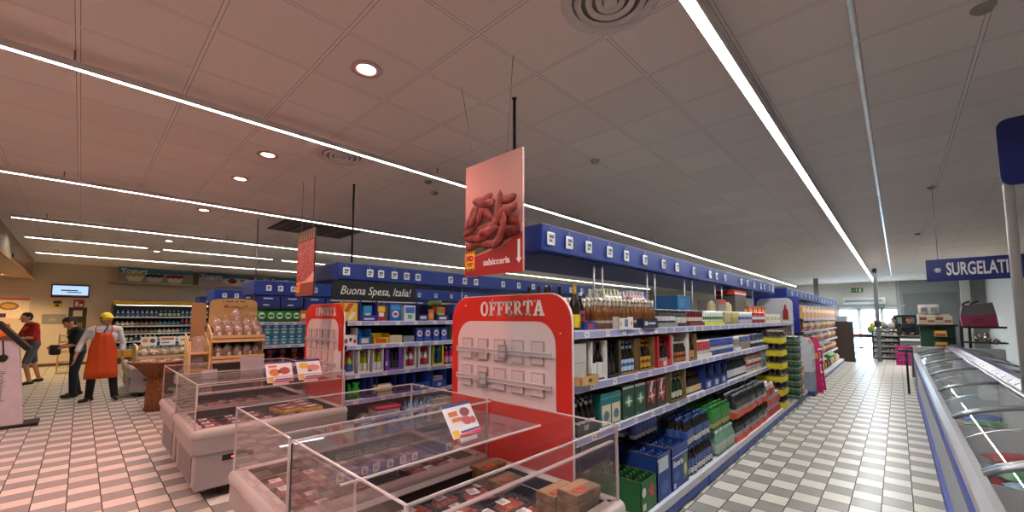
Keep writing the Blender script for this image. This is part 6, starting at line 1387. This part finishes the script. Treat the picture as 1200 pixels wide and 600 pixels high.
# ================================================================== PEOPLE
def blob(name, parts, mt, voxel, parent=None, smooth=4, **kw):
    """one continuous surface grown over tapered limbs and ellipsoids"""
    m = MB()
    for p in parts:
        if p[0] == 'c':
            a, b, ra, rb = Vector(p[1]), Vector(p[2]), p[3], p[4]; n = 6
            m.tube([a.lerp(b, i/n) for i in range(n+1)], [ra+(rb-ra)*i/n for i in range(n+1)], mt, 14); m.ball(a, ra, mt, seg=14, rings=10); m.ball(b, rb, mt, seg=14, rings=10)
        else:
            r = p[2]; mt4 = (Matrix.Rotation(p[3][1], 3, 'Y') @ Matrix.Rotation(p[3][0], 3, 'X') @ Matrix.Rotation(p[3][2], 3, 'Z')) if len(p) > 3 else None
            m.ball(p[1], 1, mt, r[0], r[1], r[2], 20, 14, mt4)
    o = m.build('tmp'); md = o.modifiers.new('r', 'REMESH'); md.mode = 'VOXEL'; md.voxel_size = voxel; md.use_smooth_shade = True
    sm_ = o.modifiers.new('s', 'SMOOTH'); sm_.iterations = smooth; sm_.factor = .5
    bpy.context.view_layer.update()
    me = bpy.data.meshes.new_from_object(o.evaluated_get(bpy.context.evaluated_depsgraph_get())); bpy.data.objects.remove(o)
    me.materials.clear(); me.materials.append(mt); me.name = name
    q = bpy.data.objects.new(name, me); COL.objects.link(q)
    if parent: q.parent = parent
    tag(q, **kw); return q
SKIN = M('#b57f63', .5, 0, .06); 
def head_parts(c, s, yaw, pitch):
    """skull, jaw, nose, ears round the centre c; yaw turns, pitch bows"""
    Rm = Matrix.Rotation(yaw, 3, 'Z') @ Matrix.Rotation(pitch, 3, 'Y')
    def P(x, y, z): return c+Rm @ Vector((x*s, y*s, z*s))
    e = (0, pitch, 0)
    out = [('c', P(-.015, 0, .03), P(.01, 0, .035), .088*s, .082*s), ('c', P(.02, 0, -.03), P(.045, 0, -.075), .066*s, .042*s), ('c', P(0, 0, .0), P(.01, 0, -.04), .075*s, .062*s),
           ('c', P(.085, 0, .01), P(.108, 0, -.025), .010*s, .016*s), ('c', P(.08, -.02, .022), P(.08, .02, .022), .014*s, .014*s),
           ('c', P(0, .078, -.02), P(-.01, .082, .015), .013*s, .016*s), ('c', P(0, -.078, -.02), P(-.01, -.082, .015), .013*s, .016*s),
           ('c', P(.083, -.018, -.056), P(.083, .018, -.056), .009*s, .009*s), ('c', P(.07, 0, -.09), P(.075, 0, -.095), .018*s, .018*s)]
    return out, P
def hand_parts(w, d, side, curl=.5, s=1):
    """palm and five fingers; w wrist, d direction of the hand, side: unit vector towards the thumb"""
    d = Vector(d).normalized(); t = (Vector(side)-d*d.dot(Vector(side))).normalized(); nrm = d.cross(t); w = Vector(w)
    out = [('c', w+d*.02*s, w+d*.075*s+t*.022*s, .022*s, .015*s), ('c', w+d*.02*s, w+d*.08*s, .022*s, .015*s), ('c', w+d*.02*s, w+d*.075*s-t*.024*s, .022*s, .014*s)]
    for k, (off, ln) in enumerate(((.030, .072), (.010, .080), (-.010, .074), (-.030, .058))):
        b = w+d*.082*s+t*off*s; d1 = (d+nrm*curl*.5).normalized(); d2 = (d+nrm*curl*1.4).normalized()
        m1 = b+d1*ln*.5*s; out += [('c', b, m1, .0095*s, .0085*s), ('c', m1, m1+d2*ln*.5*s, .0085*s, .007*s)]
    b = w+d*.03*s+t*.026*s; m1 = b+(d*.6+t*.8).normalized()*.035*s; out += [('c', b, m1, .013*s, .011*s), ('c', m1, m1+(d+t*.2+nrm*.2*curl).normalized()*.032*s, .010*s, .008*s)]
    return out
def person(lab, loc, rz, J, cols, hair, voxel=.0075, yaw=0, pitch=0, sleeve=1.0, shorts=False, s=1.0, cap=None, apron=None, thumb=None):
    t = empty('person', loc, rz, label=lab, cat='person'); V = {k: Vector(v) for k, v in J.items()}
    hp, P = head_parts(V['head'], s, yaw, pitch)
    neck = V['neck']; ch = V['chest']; pel = V['pelvis']; mid = ch.lerp(pel, .55)
    sh = V['shL'].lerp(V['shR'], .5)
    torso = lambda g: [('c', V['shL'].lerp(sh, .3), V['shR'].lerp(sh, .3), .075+g, .075+g), ('c', ch+Vector((0, .075, 0)), ch-Vector((0, .075, 0)), .115+g, .115+g) if abs((V['shL']-V['shR']).y) > .2 else ('c', ch, ch, .13+g, .13+g),
                       ('c', ch+(V['shL']-sh)*.35, mid+(V['shL']-sh)*.28, .11+g, .105+g), ('c', ch+(V['shR']-sh)*.35, mid+(V['shR']-sh)*.28, .11+g, .105+g),
                       ('c', mid+(V['shL']-sh)*.28, pel+(V['hipL']-pel)*.6, .105+g, .105+g), ('c', mid+(V['shR']-sh)*.28, pel+(V['hipR']-pel)*.6, .105+g, .105+g),
                       ('c', V['shL'], sh+Vector((0, 0, .03)), .058+g, .06+g), ('c', V['shR'], sh+Vector((0, 0, .03)), .058+g, .06+g)]
    def arm(q, g, f=1.0):
        S, E_, W = V['sh'+q], V['el'+q], V['wr'+q]
        if f <= .55: return [('c', S, S.lerp(E_, f*1.6), .052+g, .048+g)]
        return [('c', S, E_, .05+g, .038+g), ('c', E_, E_.lerp(W, (f-.5)*2), .038+g, .026+g+.012*(f < 1))]
    def leg(q, g, f=1.0):
        Hh, K, A = V['hip'+q], V['kn'+q], V['an'+q]
        if f < .6: return [('c', Hh, Hh.lerp(K, .9), .082+g, .058+g)]
        return [('c', Hh, K, .086+g, .055+g), ('c', K, A, .054+g, .036+g*1.4)]
    parts = hp+[('c', V['head']-Vector((.01, 0, .06)), neck, .05, .056)]+torso(0)
    for q in 'LR':
        parts += arm(q, 0)+leg(q, 0); th = V.get('th'+q, Vector((1, 0, 0))); d = V['hd'+q] if 'hd'+q in V else (V['wr'+q]-V['el'+q])
        parts += hand_parts(V['wr'+q], d, th, .5, s*1.02)
        parts += [('c', V['an'+q], V['an'+q]+Vector((.02, 0, -.04)), .036, .034)]
    blob('body', parts, SKIN, voxel, t)
    sc, pc, shc = cols
    blob('shirt', torso(.014)+arm('L', .012, sleeve)+arm('R', .012, sleeve)+[('c', neck-Vector((0, 0, .03)), neck-Vector((0, 0, .01)), .066, .062)], M(sc, .8, 0, .12, 6, .3), voxel*1.2, t, 3)
    hips = [('c', V['hipL']+Vector((0, 0, .03)), V['hipR']+Vector((0, 0, .03)), .112, .112), ('c', pel+Vector((0, 0, .07)), pel, .118, .12)]
    blob('shorts' if shorts else 'trousers', hips+leg('L', .016, .5 if shorts else 1)+leg('R', .016, .5 if shorts else 1), M(pc, .85, 0, .15, 8, .3), voxel*1.2, t, 3)
    for q in 'LR':
        a = V['an'+q]; f = V.get('ft'+q, Vector((1, 0, 0))).normalized(); z = Vector((0, 0, 1)); b0 = Vector((a.x, a.y, a.z-.075))
        blob('shoe', [('c', b0-f*.045+z*.045, b0+f*.05+z*.05, .042, .040), ('c', b0+f*.05+z*.04, b0+f*.15+z*.032, .040, .032), ('c', b0-f*.03+z*.028, b0+f*.15+z*.026, .03, .03)], M(shc, .5), voxel*1.2, t, 2)
    # eyes, brows, mouth and hair
    m = MB()
    for y in (-.031, .031): m.ball(P(.082, y, .004), .0085*s, M('#e8e4de', .3), seg=8, rings=6); m.ball(P(.088, y, .004), .0048*s, M('#1c120c', .3), seg=8, rings=6)
    m.build('eyes', t)
    m = MB()
    for y in (-.031, .031): m.cyl(P(.087, y-.016, .028), P(.087, y+.016, .028), .004*s, M(hair, .7), 6)
    m.build('eyebrows', t); MB().cyl(P(.089, -.018, -.056), P(.089, .018, -.056), .0045*s, M('#8a4a40', .5), 6).build('mouth', t)
    hr = [('c', P(-.03, 0, .045), P(.0, 0, .058), .088*s, .078*s), ('c', P(-.045, 0, .01), P(-.04, 0, -.03), .072*s, .055*s), ('c', P(-.01, .055, .04), P(.03, .03, .075), .04*s, .035*s), ('c', P(-.01, -.055, .04), P(.03, -.03, .075), .04*s, .035*s)]
    blob('hair', hr, M(hair, .8, 0, .3, 60, .5), voxel, t, 2)
    return t, P, V
# man in the yellow cap and orange apron, facing the meat islands, head turned to his left
J = dict(head=(0.01, .02, 1.60), neck=(0, .01, 1.47), chest=(0, 0, 1.28), pelvis=(0, 0, .98), shL=(0, .20, 1.40), shR=(0, -.20, 1.40), elL=(-.02, .28, 1.12), elR=(.0, -.31, 1.13), wrL=(.05, .29, .87), wrR=(.10, -.37, .88),
         hipL=(0, .095, .94), hipR=(0, -.095, .94), knL=(.02, .16, .51), knR=(.02, -.13, .51), anL=(0, .21, .095), anR=(.02, -.15, .095), thL=(1, -.3, 0), thR=(1, .3, 0), hdL=(.15, .06, -1), hdR=(.2, -.1, -1), ftL=(1, .25, 0), ftR=(.7, -.75, 0))
t, P, V = person('man in a yellow cap, white shirt and long orange apron standing beyond the wicker basket', (-11.5, .34, 0), R_(-4), J, ('#cfcbc8', '#121216', '#16130f'), '#2a1d14', yaw=R_(38), pitch=R_(4), sleeve=.72)
AP = M('#cf4a12', .7, 0, .08, 5, .3)
def cloth(rows, name, mt, par, th=.012):
    """sheet hung in front of the body: rows of (z, half width, x, curl)"""
    m = MB(); n = 12; vs = []
    for s_ in (0, 1):
        for (z, w, x, c) in rows:
            for i in range(n+1): u = i/n*2-1; vs.append((x+s_*-th-c*u*u+.006*math.sin(u*9+z*4), w*u, z))
    k = len(rows); fs = []
    for s_ in (0, 1):
        for r in range(k-1):
            for i in range(n):
                a = s_*k*(n+1)+r*(n+1)+i; fs.append((a, a+1, a+n+2, a+n+1))
    for r in range(k-1):
        for i in (0, n): a = r*(n+1)+i; b = k*(n+1)+a; fs.append((a, a+n+1, b+n+1, b))
    for r in (0, k-1):
        for i in range(n): a = r*(n+1)+i; b = k*(n+1)+a; fs.append((a, a+1, b+1, b))
    m.add(vs, fs, mt, True); return m.build(name, par)
ap = cloth([(1.36, .115, .145, .03), (1.28, .13, .16, .035), (1.15, .17, .165, .06), (1.02, .20, .165, .10), (.9, .205, .17, .11), (.75, .22, .17, .10), (.6, .235, .17, .09), (.46, .24, .165, .08)], 'apron', AP, t)
for q in (1, -1): MB().tube([(.13, q*.11, 1.35), (.09, q*.12, 1.45), (.0, q*.085, 1.51)], .009, AP, 6).build('strap', ap)
MB().tube([(.14, .0, 1.36), (.12, .03, 1.43), (.08, .05, 1.48)], .01, M('#1c2a8c', .6), 6).build('neck_cord', t)
YC_ = M('#e0c214', .6, 0, .05)
blob('cap', [('c', P(-.02, 0, .058), P(.0, 0, .07), .092, .085), ('c', P(.0, 0, .05), P(.02, 0, .05), .09, .085)], YC_, .007, t, 2)
MB().ball(P(.10, 0, .055), .075, YC_, 1, .95, .12, 14, 8, Matrix.Rotation(R_(38), 3, 'Z')).build('cap_peak', t)
# man in dark clothes looking down, holding a black case; faces the counter (-Y)
J = dict(head=(.13, 0, 1.53), neck=(.05, 0, 1.43), chest=(.01, 0, 1.25), pelvis=(-.02, 0, .95), shL=(.02, .19, 1.37), shR=(.02, -.19, 1.37), elL=(.06, .24, 1.10), elR=(.04, -.25, 1.10), wrL=(.27, .12, 1.03), wrR=(.26, -.12, 1.03),
         hipL=(-.02, .09, .92), hipR=(-.02, -.09, .92), knL=(.04, .11, .50), knR=(.0, -.11, .50), anL=(.03, .12, .09), anR=(-.08, -.12, .09), thL=(0, -.2, 1), thR=(0, .2, 1), hdL=(1, -.5, -.1), hdR=(1, .5, -.1), ftL=(1, .1, 0), ftR=(1, -.1, 0))
t, P, V = person('man in dark clothes with his head bowed, beside the man in the orange apron', (-12.55, -.02, 0), R_(-80), J, ('#0e0f14', '#15182a', '#121010'), '#1c1712', yaw=0, pitch=R_(38), sleeve=.55)
o = MB().rbox(-.07, .07, -.13, .13, -.1, .1, .03, M('#16100e', .5)).build('hand_case', None, (-12.55+.31*math.cos(R_(-80)), -.02+.31*math.sin(R_(-80)), .99)); o.rotation_euler.z = R_(-80)
tag(o, 'small black case held in both hands by the man in dark clothes', 'case')
# man in a red shirt and shorts at the bakery counter
J = dict(head=(.08, 0, 1.64), neck=(.02, 0, 1.51), chest=(-.02, 0, 1.32), pelvis=(-.06, 0, 1.0), shL=(-.02, .23, 1.44), shR=(-.02, -.23, 1.44), elL=(.06, .29, 1.16), elR=(.08, -.29, 1.16), wrL=(.28, .22, 1.13), wrR=(.30, -.22, 1.16),
         hipL=(-.06, .1, .96), hipR=(-.06, -.1, .96), knL=(.07, .13, .52), knR=(-.15, -.13, .53), anL=(-.02, .13, .09), anR=(-.26, -.13, .11), thL=(0, 0, 1), thR=(0, 0, 1), ftL=(1, .1, 0), ftR=(1, -.1, -.05))
t, P, V = person('man in a red t-shirt and grey shorts reaching towards the bakery counter', (-15.6, -.84, 0), R_(-70), J, ('#a31518', '#4f5358', '#15171a'), '#14100e', yaw=0, pitch=R_(8), sleeve=.5, shorts=True)
# two cashiers far off
J = dict(head=(.03, 0, 1.52), neck=(0, 0, 1.40), chest=(0, 0, 1.22), pelvis=(0, 0, .92), shL=(0, .18, 1.33), shR=(0, -.18, 1.33), elL=(.08, .24, 1.08), elR=(.08, -.24, 1.08), wrL=(.28, .15, 1.03), wrR=(.28, -.15, 1.03),
         hipL=(0, .09, .9), hipR=(0, -.09, .9), knL=(.02, .1, .48), knR=(.02, -.1, .48), anL=(0, .1, .09), anR=(0, -.1, .09), thL=(0, 0, 1), thR=(0, 0, 1))
person('cashier in dark clothes behind the black checkout rack, nearer the door', (-.12, 23.5, 0), R_(-120), J, ('#16181f', '#101014', '#101010'), '#1a1210', voxel=.012, pitch=R_(8))
person('second person in dark clothes at the checkout, in front of the black board', (.33, 22.9, 0), R_(-100), J, ('#14141a', '#101014', '#101010'), '#5a2a18', voxel=.012, pitch=R_(18))

# ================================================================== DAYLIGHT, CAMERA
w = bpy.data.worlds.new('World'); SC.world = w; w.use_nodes = True; nt = w.node_tree
bg = nt.nodes['Background']; sk = nt.nodes.new('ShaderNodeTexSky'); sk.sky_type = 'NISHITA'; sk.sun_elevation = R_(40); sk.sun_rotation = R_(200); sk.sun_disc = False
nt.links.new(sk.outputs[0], bg.inputs[0]); bg.inputs[1].default_value = 3.5
lamp('SUN', 'sun', (0, 40, 20), 30, (1, .97, .92), rot=(R_(-40), R_(15), 0))
cd = bpy.data.cameras.new('Camera'); cam = bpy.data.objects.new('Camera', cd); COL.objects.link(cam)
cam.location = (0, 0, EYE); cam.rotation_euler = (R_(90)+TH, 0, AZ)
cd.sensor_width = 36; cd.lens = FP/1200*36; cd.shift_y = (YC-300)/1200; cd.clip_start = .05; cd.clip_end = 200
SC.camera = cam
# drop prototypes that were never placed
for k in ALLK:
    if not k.used:
        for c in [k.root]+kids(k.root)+[g for c in kids(k.root) for g in kids(c)]: bpy.data.objects.remove(c)
vs = SC.view_settings; vs.view_transform = 'Standard'; vs.look = 'None'; vs.gamma = 1; vs.use_curve_mapping = False; vs.exposure = EXPO
SC.cycles.use_denoising = True; SC.cycles.max_bounces = 10; SC.cycles.transparent_max_bounces = 24; SC.cycles.diffuse_bounces = 4; SC.cycles.glossy_bounces = 4; SC.cycles.caustics_reflective = False; SC.cycles.caustics_refractive = False
SC.cycles.sample_clamp_indirect = 6
